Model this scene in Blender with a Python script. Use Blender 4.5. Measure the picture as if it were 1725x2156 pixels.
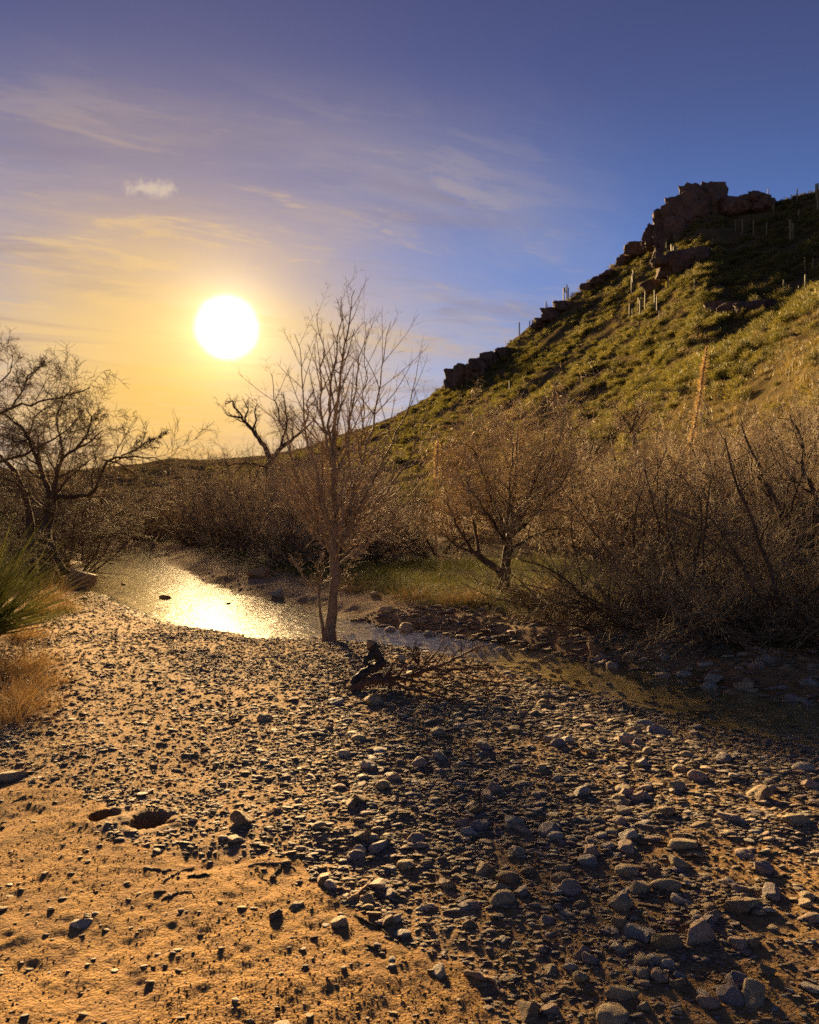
import bpy, bmesh, math, random
import numpy as np
from mathutils import Vector, Matrix

for o in list(bpy.data.objects):
    bpy.data.objects.remove(o)
scene = bpy.context.scene
COL = scene.collection
rng = np.random.default_rng(11)
random.seed(11)

# ------------------------------------------------------------------ camera
EYE = 1.6
F = 1692.0          # focal length in units of a 1725 x 2156 picture
CX, CY = 862.5, 1078.0
cam_d = bpy.data.cameras.new('camera')
cam = bpy.data.objects.new('camera', cam_d)
COL.objects.link(cam)
cam.location = (0, 0, EYE)
cam.rotation_euler = (math.radians(90), 0, 0)
cam_d.sensor_fit = 'VERTICAL'
cam_d.sensor_height = 24.0
cam_d.lens = 24.0 * F / 2156.0
cam_d.clip_start = 0.05
cam_d.clip_end = 3000
scene.camera = cam

# ------------------------------------------------------------------ sun + sky
SUN = np.array([(478 - CX) / F, 1.0, (CY - 690) / F])
SUN /= np.linalg.norm(SUN)
SUN_EL = math.asin(SUN[2])
SUN_AZ = math.atan2(SUN[0], SUN[1])
sl = bpy.data.lights.new('sun', 'SUN')
sl.energy = 3.9
sl.angle = math.radians(6.0)
sl.color = (1.0, 0.65, 0.29)
so = bpy.data.objects.new('sun', sl)
COL.objects.link(so)
so.rotation_euler = Vector(SUN).to_track_quat('Z', 'Y').to_euler()
so.location = (-40, 120, 60)

vs = scene.view_settings
scene.display_settings.display_device = 'sRGB'
vs.view_transform = 'Standard'
vs.look = 'None'
vs.gamma = 1.0
vs.use_curve_mapping = False
vs.exposure = 2.8

world = bpy.data.worlds.new('World')
scene.world = world
world.use_nodes = True


class NT:
    """small helper to write node trees"""
    def __init__(self, tree):
        self.t = tree
        self.n = tree.nodes
        self.l = tree.links

    def put(self, sock, v):
        if v is None:
            return
        if hasattr(v, 'is_output') or isinstance(v, bpy.types.NodeSocket):
            self.l.new(v, sock)
        else:
            if isinstance(v, (tuple, list)) and sock.type == 'RGBA' and len(v) == 3:
                v = (*v, 1.0)
            sock.default_value = v

    def math(self, op, a, b=None, c=None, clamp=False):
        n = self.n.new('ShaderNodeMath')
        n.operation = op
        n.use_clamp = clamp
        for i, v in enumerate((a, b, c)):
            self.put(n.inputs[i], v)
        return n.outputs[0]

    def vec(self, op, a, b=None, scale=None):
        n = self.n.new('ShaderNodeVectorMath')
        n.operation = op
        self.put(n.inputs[0], a)
        if b is not None:
            self.put(n.inputs[1], b)
        if scale is not None:
            self.put(n.inputs['Scale'], scale)
        return n.outputs['Value'] if op in ('DOT_PRODUCT', 'LENGTH', 'DISTANCE') else n.outputs[0]

    def mix(self, f, a, b, mode='MIX'):
        n = self.n.new('ShaderNodeMix')
        n.data_type = 'RGBA'
        n.blend_type = mode
        n.clamp_factor = True
        self.put(n.inputs[0], f)
        self.put(n.inputs[6], a)
        self.put(n.inputs[7], b)
        return n.outputs[2]

    def noise(self, vec, scale, detail=4, rough=0.55, dist=0.0):
        n = self.n.new('ShaderNodeTexNoise')
        if vec is not None:
            self.put(n.inputs['Vector'], vec)
        n.inputs['Scale'].default_value = scale
        n.inputs['Detail'].default_value = detail
        n.inputs['Roughness'].default_value = rough
        n.inputs['Distortion'].default_value = dist
        return n.outputs['Fac']

    def ramp(self, f, stops, interp='LINEAR'):
        n = self.n.new('ShaderNodeValToRGB')
        n.color_ramp.interpolation = interp
        el = n.color_ramp.elements
        while len(el) < len(stops):
            el.new(0.5)
        for e, (p, c) in zip(el, stops):
            e.position = p
            e.color = (*c, 1.0) if len(c) == 3 else c
        self.put(n.inputs[0], f)
        return n.outputs[0]

    def maprange(self, v, a, b, c=0.0, d=1.0, smooth=False):
        n = self.n.new('ShaderNodeMapRange')
        n.interpolation_type = 'SMOOTHSTEP' if smooth else 'LINEAR'
        self.put(n.inputs[0], v)
        for i, q in enumerate((a, b, c, d)):
            n.inputs[i + 1].default_value = q
        return n.outputs[0]

    def attr(self, name):
        n = self.n.new('ShaderNodeAttribute')
        n.attribute_name = name
        return n

    def bump(self, h, strength, dist, normal=None):
        n = self.n.new('ShaderNodeBump')
        n.inputs['Strength'].default_value = strength
        n.inputs['Distance'].default_value = dist
        self.put(n.inputs['Height'], h)
        if normal is not None:
            self.put(n.inputs['Normal'], normal)
        return n.outputs[0]


def build_world():
    T = NT(world.node_tree)
    T.n.clear()
    out = T.n.new('ShaderNodeOutputWorld')
    bg = T.n.new('ShaderNodeBackground')
    bg.inputs['Strength'].default_value = 0.067
    T.l.new(bg.outputs[0], out.inputs[0])
    sky = T.n.new('ShaderNodeTexSky')
    sky.sky_type = 'NISHITA'
    sky.sun_disc = False
    sky.sun_elevation = SUN_EL
    sky.sun_rotation = SUN_AZ
    sky.altitude = 800
    sky.air_density = 1.0
    sky.dust_density = 0.2
    sky.ozone_density = 2.5
    tc = T.n.new('ShaderNodeTexCoord')
    d = T.vec('NORMALIZE', tc.outputs['Generated'])
    sx = T.n.new('ShaderNodeSeparateXYZ')
    T.l.new(d, sx.inputs[0])
    dz = T.math('MAXIMUM', sx.outputs[2], 0.0)
    cosa = T.vec('DOT_PRODUCT', d, tuple(SUN))
    ang = T.math('MULTIPLY', T.math('ARCCOSINE', T.math('MINIMUM', cosa, 0.999999)), 57.29578)
    # wispy high cloud: direction projected on a flat layer, streaked
    zz = T.math('ADD', dz, 0.10)
    cu = T.math('DIVIDE', sx.outputs[0], zz)
    cv = T.math('DIVIDE', sx.outputs[1], zz)
    cb = T.n.new('ShaderNodeCombineXYZ')
    T.l.new(T.math('SUBTRACT', T.math('MULTIPLY', cu, 0.55), T.math('MULTIPLY', cv, 0.10)), cb.inputs[0])
    T.l.new(T.math('ADD', T.math('SUBTRACT', T.math('MULTIPLY', cv, 1.1), T.math('MULTIPLY', cu, 0.35)), 3.7), cb.inputs[1])
    n1 = T.noise(cb.outputs[0], 1.3, 9, 0.66, 0.5)
    n2 = T.noise(cb.outputs[0], 6.0, 7, 0.66, 0.6)
    cl = T.math('ADD', T.math('MULTIPLY', n1, 0.62), T.math('MULTIPLY', n2, 0.46))
    cl = T.maprange(cl, 0.48, 0.64, 0, 1, True)
    # cloud layer thins out away from the sun and upward
    cover = T.math('MULTIPLY', T.maprange(ang, 31, 12, 0, 1, True), T.maprange(dz, 0.50, 0.33, 0, 1, True))
    west = T.math('MULTIPLY', T.maprange(sx.outputs[0], -0.12, -0.55, 0, 1, True), T.maprange(dz, 0.46, 0.26, 0, 1, True))
    cover = T.math('MAXIMUM', cover, west)
    sheet = T.math('MULTIPLY', cover, T.maprange(n1, 0.36, 0.62, 0.15, 0.75, True))
    cl = T.math('MAXIMUM', T.math('MULTIPLY', cl, cover), T.math('MULTIPLY', sheet, 0.92))
    # base air colour: the sky model, tinted to the photograph's violet blue
    base = T.mix(1.0, sky.outputs[0], T.ramp(dz, [(0.0, (.34, .36, .50)), (.30, (.32, .35, .53)), (.45, (.32, .245, .355)), (.6, (.30, .195, .275))]), 'MULTIPLY')
    base = T.vec('SCALE', base, scale=SKYG / 7.07)
    # thin cloud lit from behind round the sun: warm below, paler above
    GA = Vector(((340 - CX) / F, 1.0, (CY - 800) / F)).normalized()
    ca = T.vec('DOT_PRODUCT', d, tuple(GA))
    an2 = T.math('MULTIPLY', T.math('ARCCOSINE', T.math('MINIMUM', ca, 0.999999)), 57.29578)
    an2 = T.math('ADD', an2, T.math('MULTIPLY', T.math('SUBTRACT', T.noise(cb.outputs[0], 0.8, 5, 0.6), 0.5), 7.0))
    q = T.math('DIVIDE', T.math('MAXIMUM', an2, 0.0), 15.0)
    wgt = T.math('EXPONENT', T.math('MULTIPLY', T.math('MULTIPLY', q, q), -1.0))
    warm = T.ramp(dz, [(0.0, (0.80, 0.40, 0.055)), (0.10, (0.86, 0.47, 0.065)), (0.20, (0.84, 0.55, 0.17)), (0.30, (0.56, 0.36, 0.18)), (0.45, (0.33, 0.23, 0.20)), (1.0, (0.2, 0.16, 0.2))])
    warm = T.vec('SCALE', warm, scale=T.math('ADD', 1.0, T.math('MULTIPLY', T.math('EXPONENT', T.math('MULTIPLY', ang, -1 / 3.2)), 1.1)))
    warm = T.vec('SCALE', warm, scale=SKYG * 0.80)
    tot = T.mix(wgt, base, warm)
    # streaks of cloud: brighter than the air between them
    ccol = T.mix(wgt, tuple(SKYG * q_ for q_ in (0.35, 0.29, 0.275)), tuple(SKYG * q_ for q_ in (0.76, 0.49, 0.18)))
    tot = T.mix(T.math('MULTIPLY', cl, CLOUD), tot, ccol)
    # darker veils between the streaks
    vl = T.math('MULTIPLY', T.maprange(T.noise(cb.outputs[0], 2.3, 7, 0.65, 1.0), 0.48, 0.72, 0, 1, True), T.math('MULTIPLY', cover, T.maprange(ang, 5, 14, 0, 0.55)))
    tot = T.mix(vl, tot, tuple(SKYG * q_ for q_ in (0.22, 0.17, 0.19)))
    # one small bright cloud above the sun
    SC = Vector(((325 - CX) / F, 1.0, (CY - 396) / F)).normalized()
    dv = T.vec('SUBTRACT', d, tuple(SC))
    dn = T.n.new('ShaderNodeSeparateXYZ')
    T.l.new(dv, dn.inputs[0])
    wob = T.math('MULTIPLY', T.math('SUBTRACT', T.noise(T.vec('SCALE', d, scale=60.0), 1.0, 5, 0.65), 0.5), 2.6)
    ex = T.math('MULTIPLY', dn.outputs[0], 1 / 0.030)
    ez = T.math('MULTIPLY', T.math('SUBTRACT', dn.outputs[2], T.math('MULTIPLY', dn.outputs[0], 0.12)), 1 / 0.0095)
    rad = T.math('ADD', T.math('SQRT', T.math('ADD', T.math('MULTIPLY', ex, ex), T.math('MULTIPLY', ez, ez))), wob)
    tot = T.mix(T.math('MULTIPLY', T.maprange(rad, 1.15, 0.1, 0, 1, True), 0.55), tot, tuple(SKYG * q_ for q_ in (0.66, 0.52, 0.36)))
    # the disc itself, bloated by thin cloud
    disc = T.maprange(T.math('ADD', ang, T.math('MULTIPLY', n2, 0.3)), 2.6, 1.0, 0, 1, True)
    tot = T.vec('ADD', tot, T.vec('SCALE', (1.0, 0.93, 0.80), scale=T.math('MULTIPLY', disc, SKYG * 2.6)))
    halo = T.math('EXPONENT', T.math('MULTIPLY', ang, -1 / 1.6))
    tot = T.vec('ADD', tot, T.vec('SCALE', (1.0, 0.80, 0.42), scale=T.math('MULTIPLY', halo, SKYG * 1.3)))
    T.l.new(tot, bg.inputs['Color'])


SKYG = 1.0 / (0.05 * 2 ** vs.exposure)
CLOUD = 0.85
build_world()

# ------------------------------------------------------------------ render settings
scene.cycles.use_denoising = False
try:
    scene.cycles.denoiser = 'OPENIMAGEDENOISE'
except Exception:
    pass
scene.cycles.filter_width = 1.7
scene.cycles.max_bounces = 6
scene.cycles.diffuse_bounces = 4
scene.cycles.glossy_bounces = 3
scene.cycles.transparent_max_bounces = 12
scene.cycles.sample_clamp_indirect = 3.0
scene.cycles.sample_clamp_direct = 1.0
scene.cycles.caustics_reflective = False
scene.cycles.caustics_refractive = False


# ================================================================== helpers
def disp(dx, dy, Y):
    """point at depth Y seen at (dx, dy) of the 1725 x 2156 layout sketch"""
    return np.array([(dx - CX) * Y / F, Y, EYE - (dy - CY) * Y / F])


def hash3(ix, iy, iz, seed):
    h = (ix * 374761393 + iy * 668265263 + iz * 2147483647 + seed * 1274126177) & 0xFFFFFFFF
    h = ((h ^ (h >> 13)) * 1274126177) & 0xFFFFFFFF
    h = h ^ (h >> 16)
    return (h & 0xFFFF) / 65535.0


def vnoise(p, seed=0):
    p = np.asarray(p, float)
    i = np.floor(p).astype(np.int64)
    f = p - i
    u = f * f * f * (f * (f * 6 - 15) + 10)
    r = 0
    for dx in (0, 1):
        wx = u[..., 0] if dx else 1 - u[..., 0]
        for dy in (0, 1):
            wy = u[..., 1] if dy else 1 - u[..., 1]
            for dz in (0, 1):
                wz = u[..., 2] if dz else 1 - u[..., 2]
                r = r + wx * wy * wz * hash3(i[..., 0] + dx, i[..., 1] + dy, i[..., 2] + dz, seed)
    return r * 2 - 1


def fbm(p, oct=4, seed=0, gain=0.5):
    a, s, r = 1.0, 0.0, 0
    p = np.asarray(p, float)
    for k in range(oct):
        r = r + a * vnoise(p, seed + k * 17)
        s += a
        a *= gain
        p = p * 2.03 + 3.7
    return r / s


def fbm2(x, y, scale, oct=4, seed=0, gain=0.5):
    x = np.asarray(x, float)
    return fbm(np.stack([x / scale, np.asarray(y, float) / scale, np.zeros_like(x) + 0.37], -1), oct, seed, gain)


def ss(a, b, x):
    t = np.clip((x - a) / (b - a), 0, 1)
    return t * t * (3 - 2 * t)


def mesh_np(name, V, Fc, smooth=True, attrs=None):
    V = np.ascontiguousarray(V, np.float32)
    Fc = np.ascontiguousarray(Fc, np.int32)
    me = bpy.data.meshes.new(name)
    m, k = Fc.shape
    me.vertices.add(len(V))
    me.vertices.foreach_set('co', V.ravel())
    me.loops.add(m * k)
    me.loops.foreach_set('vertex_index', Fc.ravel())
    me.polygons.add(m)
    me.polygons.foreach_set('loop_start', np.arange(0, m * k, k, dtype=np.int32))
    me.polygons.foreach_set('loop_total', np.full(m, k, np.int32))
    if smooth:
        me.polygons.foreach_set('use_smooth', np.ones(m, bool))
    if attrs:
        for an, av in attrs.items():
            a = me.attributes.new(an, 'FLOAT', 'POINT')
            a.data.foreach_set('value', np.ascontiguousarray(av, np.float32))
    me.update(calc_edges=True)
    return me


def obj(name, me, mat=None, parent=None, loc=None, **props):
    o = bpy.data.objects.new(name, me)
    COL.objects.link(o)
    if mat is not None and me is not None and len(me.materials) == 0:
        me.materials.append(mat)
    if parent is not None:
        o.parent = parent
    if loc is not None:
        o.location = loc
    for k, v in props.items():
        if v is not None:
            o[k] = v
    return o


def thing(name, label, category, loc=(0, 0, 0), group=None):
    return obj(name, None, loc=loc, label=label, category=category, group=group)


def copy_thing(root, loc, rz=0.0, scale=1.0, label=None, group=None):
    r = root.copy()
    COL.objects.link(r)
    r.location = loc
    r.rotation_euler = (0, 0, rz)
    r.scale = (scale, scale, scale) if np.isscalar(scale) else scale
    if label:
        r['label'] = label
    if group:
        r['group'] = group
    for ch in list(root.children):
        c = ch.copy()
        COL.objects.link(c)
        c.parent = r
        for g in list(ch.children):
            d = g.copy()
            COL.objects.link(d)
            d.parent = c
    return r


# ------------------------------------------------------------------ tubes and branching
def tubes(P, R, S=3, cap=False):
    """P (N,K,3), R (N,K) -> verts, quads of N tapered tubes"""
    P = np.asarray(P, float); R = np.asarray(R, float)
    N, K, _ = P.shape
    T = np.gradient(P, axis=1)
    T /= np.linalg.norm(T, axis=2, keepdims=True) + 1e-9
    ref = np.where(np.abs(T.mean(1)[:, 2:3]) > 0.75, np.array([[1.0, 0.13, 0]]), np.array([[0.1, 0.07, 1.0]]))
    A = np.cross(T, ref[:, None, :])
    A /= np.linalg.norm(A, axis=2, keepdims=True) + 1e-9
    B = np.cross(T, A)
    th = np.arange(S) * 2 * np.pi / S
    V = (P[:, :, None, :] + R[:, :, None, None] * (np.cos(th)[None, None, :, None] * A[:, :, None, :] + np.sin(th)[None, None, :, None] * B[:, :, None, :]))
    idx = np.arange(N * K * S).reshape(N, K, S)
    a = idx[:, :-1, :]
    b = idx[:, 1:, :]
    Q = np.stack([a, np.roll(a, -1, 2), np.roll(b, -1, 2), b], -1).reshape(-1, 4)
    return V.reshape(-1, 3), Q


def join(parts):
    V, Q, n = [], [], 0
    for v, q in parts:
        V.append(v); Q.append(q + n); n += len(v)
    return np.concatenate(V), np.concatenate(Q)


def resample(pts, K):
    """smooth resample of a polyline to K points"""
    pts = np.asarray(pts, float)
    seg = np.linalg.norm(np.diff(pts, axis=0), axis=1)
    t = np.concatenate([[0], np.cumsum(seg)])
    t /= t[-1]
    tt = np.linspace(0, 1, K)
    out = np.stack([np.interp(tt, t, pts[:, c]) for c in range(pts.shape[1])], 1)
    for _ in range(2):
        out[1:-1] = 0.25 * out[:-2] + 0.5 * out[1:-1] + 0.25 * out[2:]
    return out


def grow(P, R, n, t0, t1, ang, angv, L, fall, K, curl, up, rr, rmin, rg, ids=None, flat=0.0, opp=False):
    """n children on every polyline of P; L = fraction of the parent's length if < 0 else metres"""
    N, KP, _ = P.shape
    t = np.linspace(t0, t1, n)[None, :] + rg.uniform(-0.5, 0.5, (N, n)) * (t1 - t0) / max(n, 1)
    if opp:
        t[:, 1::2] = t[:, 0:2 * (n // 2):2]
    t = np.clip(t, 0.0, 0.995)
    x = t * (KP - 1)
    i = np.floor(x).astype(int)
    f = (x - i)[..., None]
    rows = np.arange(N)[:, None]
    p = P[rows, i] * (1 - f) + P[rows, i + 1] * f
    d = P[rows, i + 1] - P[rows, i]
    d /= np.linalg.norm(d, axis=2, keepdims=True) + 1e-9
    r0 = (R[rows, i] * (1 - f[..., 0]) + R[rows, i + 1] * f[..., 0])
    q = rg.normal(size=(N, n, 3))
    if flat:
        q[..., 2] *= (1 - flat)
    if opp:
        q[:, 1::2] = -q[:, 0:2 * (n // 2):2]
    q -= d * (q * d).sum(2, keepdims=True)
    q /= np.linalg.norm(q, axis=2, keepdims=True) + 1e-9
    a = np.radians(ang + angv * rg.normal(size=(N, n, 1)))
    dr = d * np.cos(a) + q * np.sin(a)
    PL = np.linalg.norm(np.diff(P, axis=1), axis=2).sum(1)[:, None]
    ln = (PL * -L if L < 0 else np.full((N, 1), L)) * (1 - fall * t) * rg.uniform(0.6, 1.3, (N, n))
    M = N * n
    p = p.reshape(M, 3); dr = dr.reshape(M, 3); ln = ln.reshape(M); r0 = r0.reshape(M)
    out = np.zeros((M, K, 3))
    out[:, 0] = p
    step = (ln / (K - 1))[:, None]
    for k in range(1, K):
        dr = dr + curl * rg.normal(size=(M, 3))
        dr[:, 2] += up
        dr /= np.linalg.norm(dr, axis=1, keepdims=True)
        p = p + dr * step
        out[:, k] = p
    rb = np.maximum(r0 * rr, rmin)
    rad = rb[:, None] * np.linspace(1, 0.35, K)[None, :]
    rad = np.maximum(rad, rmin * 0.55)
    nid = None if ids is None else np.repeat(ids, n)
    return out, rad, nid


# ================================================================== terrain
NEAR = np.array([(12, 2.6), (8, 3.6), (4.6, 4.7), (2.9, 5.68), (2.14, 6.74), (1.5, 8.2), (.99, 9.3), (.1, 10.35), (-.7, 10.8), (-1.7, 11.0), (-2.6, 11.6), (-3.5, 12.8), (-4.65, 14.8), (-6.3, 16.9), (-8.4, 21.2), (-11, 27), (-13.4, 33.4), (-18, 38), (-30, 44), (-60, 52)], float)
FAR = np.array([(13, 4.2), (9, 5.1), (5.3, 6.2), (3.6, 7.06), (2.75, 8.1), (2.0, 9.25), (1.2, 10.5), (.4, 11.4), (-.6, 12.0), (-1.5, 13.0), (-2.4, 14.2), (-3.4, 15.7), (-4.2, 17.2), (-5.5, 19.6), (-7.0, 23.5), (-8.7, 28), (-10.9, 35.5), (-16, 41), (-29, 47.5), (-60, 56)], float)
_c = (NEAR + FAR) / 2
_w = np.linalg.norm(NEAR - FAR, axis=1) / 2
_r = resample(np.column_stack([_c, _w]), 110)
CEN, HW = _r[:, :2], _r[:, 2]
_T = np.gradient(CEN, axis=0)
_T /= np.linalg.norm(_T, axis=1, keepdims=True)


def stream(x, y):
    """signed distance to the water's edge and which side (+1 far bank, -1 camera side)"""
    x = np.asarray(x, float); y = np.asarray(y, float)
    best = np.full(x.shape, 1e9); hw = np.zeros(x.shape); sd = np.zeros(x.shape)
    for k in range(len(CEN) - 1):
        a, b = CEN[k], CEN[k + 1]
        ab = b - a
        L2 = ab @ ab
        t = np.clip(((x - a[0]) * ab[0] + (y - a[1]) * ab[1]) / L2, 0, 1)
        px, py = x - (a[0] + t * ab[0]), y - (a[1] + t * ab[1])
        dd = px * px + py * py
        m = dd < best
        best = np.where(m, dd, best)
        hw = np.where(m, HW[k] + (HW[k + 1] - HW[k]) * t, hw)
        sd = np.where(m, np.sign(ab[0] * py - ab[1] * px), sd)
    return np.sqrt(best) - hw, -sd


# crest line of the hill and the far ridge, as bearing -> (elevation, distance of the crest, distance of the toe)
RID = np.array([
    (-1500, 985, 330, 110), (-300, 985, 330, 110), (150, 992, 330, 110), (300, 978, 330, 110), (360, 966, 330, 100), (430, 972, 320, 95),
    (560, 962, 300, 75), (640, 946, 285, 60), (700, 926, 275, 52), (760, 906, 265, 48), (830, 880, 255, 44),
    (900, 842, 248, 40), (935, 816, 244, 38), (1000, 782, 240, 34), (1060, 735, 238, 32), (1120, 686, 237, 31),
    (1200, 632, 238, 30), (1270, 580, 241, 29), (1330, 532, 246, 28), (1380, 492, 252, 28), (1425, 452, 257, 28), (1470, 424, 262, 28), (1515, 424, 266, 28),
    (1535, 440, 268, 28), (1580, 432, 273, 28), (1640, 428, 282, 28), (1725, 408, 296, 28), (2000, 370, 335, 26), (3000, 330, 380, 24)], float)
RID[:, 2] = np.where(RID[:, 0] > 600, np.interp(RID[:, 0], [560, 1120, 1270, 1470, 1725, 3000], [300, 250, 235, 215, 190, 150]), RID[:, 2])
RID[:, 3] = np.where(RID[:, 0] > 500, np.interp(RID[:, 0], [500, 830, 1030, 1270, 1470, 1725, 2000, 3000], [95, 85, 75, 58, 36, 15, 11, 10]), RID[:, 3])
R_U = (RID[:, 0] - CX) / F
R_E = (CY - RID[:, 1]) / F
HOLES = [(-1.56, 4.10, 0.075, 0.10), (-1.32, 4.05, 0.10, 0.12)]


def hill(x, y):
    x = np.asarray(x, float); y = np.asarray(y, float)
    r = np.hypot(x, y)
    th = np.arctan2(x, y)
    fade = 1 - ss(math.radians(62), math.radians(110), np.abs(th))
    th = np.clip(th, -math.radians(66), math.radians(66))
    u = np.tan(th)
    Y = r * np.cos(th)
    e = np.interp(u, R_U, R_E)
    Yr = np.interp(u, R_U, RID[:, 2])
    Yt = np.interp(u, R_U, RID[:, 3])
    zc = EYE + e * Yr - 0.6
    t = (Y - Yt) / (Yr - Yt)
    tc = np.clip(t, 0, 1)
    prof = 0.35 * tc ** 2.4 + 0.65 * tc
    soft = 0.06
    prof = np.where(tc < soft * 2, prof * ss(-0.02, soft * 2, tc) ** 0.5, prof)
    z = zc * prof
    back = np.clip(t - 1, 0, 10)
    z = np.where(t > 1, zc * np.exp(-back * 1.1) - back * 4, z)
    env = np.clip(t * 6, 0, 1) * np.clip((1.0 - t) * 6, 0.0, 1)
    env = np.where(t > 1, 0.4, env)
    z = z + env * (2.6 * fbm2(x, y, 34, 3, 5) + 1.2 * fbm2(x, y, 9, 3, 9) + 0.4 * fbm2(x, y, 2.5, 2, 21))
    return z * fade, t


def ground(x, y, detail=True, full=False):
    x = np.asarray(x, float); y = np.asarray(y, float)
    s, side = stream(x, y)
    r = np.hypot(x, y)
    edge = 0.16 * fbm2(x, y, 0.9, 3, 3) + 0.10 * fbm2(x, y, 0.25, 2, 4)
    se = s + edge * np.clip(r / 10, 0.4, 2)
    bed = -0.12 + np.clip(se, -0.7, 0) * 0.20
    nearz = -0.12 + 0.13 * ss(0, 1.1, se) + 0.02 * ss(0.8, 3, se)
    # low bank on the left, under the clumps of grass
    lb = (-3.1 - (y - 6) * 0.40) - x
    nearz = nearz + (0.55 * ss(0.0, 1.6, lb + 0.25 * fbm2(x, y, 1.0, 2, 8)) + 0.5 * ss(1, 8, lb)) * ss(4.4, 6.5, y)
    farz = -0.12 + 0.16 * ss(0, 0.7, se) + 0.24 * ss(0.5, 2.4, se) + 0.9 * ss(2.5, 16, se)
    z = np.where(se < 0, bed, np.where(side > 0, farz, nearz))
    hz, t = hill(x, y)
    hz = hz * ss(11, 20, r)
    z = z + np.maximum(hz, -3)
    # broad swells of the bar, two wheel ruts, small lumps
    bar = np.clip(s / 0.5, 0, 1) * (r < 60)
    z = z + bar * (0.045 * fbm2(x, y, 1.7, 3, 31) + 0.02 * fbm2(x, y, 0.45, 3, 33))
    rutc = -1.75 - (y - 4) * 0.12
    for off in (-0.55, 0.55):
        z = z - 0.03 * np.exp(-((x - rutc - off) / 0.16) ** 2) * ss(3.5, 5, y) * (1 - ss(10, 12, y)) * (side < 0)
    if detail:
        amp = np.clip(1 - r / 14, 0, 1)
        z = z + amp * (0.013 * fbm2(x, y, 0.13, 3, 41) + 0.009 * fbm2(x, y, 0.045, 3, 43)) * np.clip((s + .4) / 0.5, 0, 1)
    for hx, hy, hr, hd in HOLES:
        q = np.hypot((x - hx), (y - hy) * 0.85) / hr
        q = q * (1 + 0.75 * fbm2(x, y, 0.09, 3, 51)) + 0.1 * fbm2(x, y, 0.02, 2, 52)
        z = z - hd * (1 - ss(0.55, 1.0, q)) + 0.007 * np.exp(-((q - 1.35) / 0.32) ** 2)
    if full:
        return z, s, side, t, hz
    return z


def gz(x, y):
    return float(ground(np.array([x]), np.array([y]))[0])


def G(dx, dy, ymax=420.0):
    """where the ray through layout point (dx, dy) first meets the ground"""
    Y = np.concatenate([np.linspace(1.2, 30, 900), np.linspace(30, ymax, 1600)])
    X = (dx - CX) / F * Y
    Z = EYE - (dy - CY) / F * Y
    g = ground(X, Y, detail=False)
    below = Z < g
    if below.any():
        k = int(np.argmax(below))
    else:
        k = int(np.argmax((g - EYE) / Y))
    return X[k], Y[k], g[k]


# ---- regions given by outlines in the layout sketch, dropped on the level ground
def region(poly, z=0.0):
    out = []
    for dx, dy in poly:
        Y = (EYE - z) * F / (dy - CY)
        out.append(((dx - CX) * Y / F, Y))
    return np.array(out)


def inside(poly, x, y):
    x = np.asarray(x); y = np.asarray(y)
    c = np.zeros(x.shape, bool)
    n = len(poly)
    for i in range(n):
        x1, y1 = poly[i]; x2, y2 = poly[(i + 1) % n]
        m = ((y1 > y) != (y2 > y)) & (x < (x2 - x1) * (y - y1) / (y2 - y1 + 1e-12) + x1)
        c ^= m
    return c


SANDY = region([(-900, 1650), (0, 1655), (180, 1690), (260, 1800), (420, 1835), (640, 1850), (720, 1905), (830, 1960), (930, 2020), (1010, 2110), (1030, 2400), (1000, 3600), (-2500, 3600)])
SANDY2 = region([(1370, 1810), (1480, 1775), (1600, 1790), (1800, 1850), (1900, 2000), (1900, 2600), (1250, 2600), (1320, 2200), (1530, 2080), (1500, 1960), (1640, 1900), (1500, 1870)])


TRACK = region([(120, 1275), (300, 1285), (430, 1500), (430, 1680), (40, 1680), (60, 1500)])


def gravel(x, y):
    """0 bare sand .. 1 closed stone cover"""
    x = np.asarray(x, float); y = np.asarray(y, float)
    jx = x + 0.25 * fbm2(x, y, 0.6, 3, 61)
    jy = y + 0.25 * fbm2(x, y, 0.6, 3, 62)
    g = np.ones(x.shape)
    g = np.where(inside(SANDY, jx, jy), 0.05, g)
    g = np.where(inside(SANDY2, jx, jy), 0.22, g)
    g = np.where(inside(TRACK, jx, jy), 0.49, g)
    patch = fbm2(x, y, 0.8, 3, 63)
    g = g * np.where(g > 0.5, 0.45 + 0.55 * ss(-0.35, 0.15, patch), 1)
    return g


# ================================================================== materials
def mat(name):
    m = bpy.data.materials.new(name)
    m.use_nodes = True
    T = NT(m.node_tree)
    b = T.n['Principled BSDF']
    return m, T, b


def simple(name, c1, c2, scale=8.0, rough=0.8, bumpd=0.01, bscale=40.0, spec=0.25, rnd=0.25):
    m, T, b = mat(name)
    tc = T.n.new('ShaderNodeTexCoord')
    v = tc.outputs['Object']
    n = T.noise(v, scale, 5, 0.6)
    c = T.mix(T.maprange(n, 0.3, 0.7), c1, c2)
    if rnd:
        oi = T.n.new('ShaderNodeObjectInfo')
        k = T.maprange(oi.outputs['Random'], 0, 1, 1 - rnd, 1 + rnd)
        c = T.vec('SCALE', c, scale=k)
    T.put(b.inputs['Base Color'], c)
    b.inputs['Roughness'].default_value = rough
    b.inputs['Specular IOR Level'].default_value = spec
    if bumpd:
        T.put(b.inputs['Normal'], T.bump(T.noise(v, bscale, 5, 0.6), 0.6, bumpd))
    return m


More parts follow.
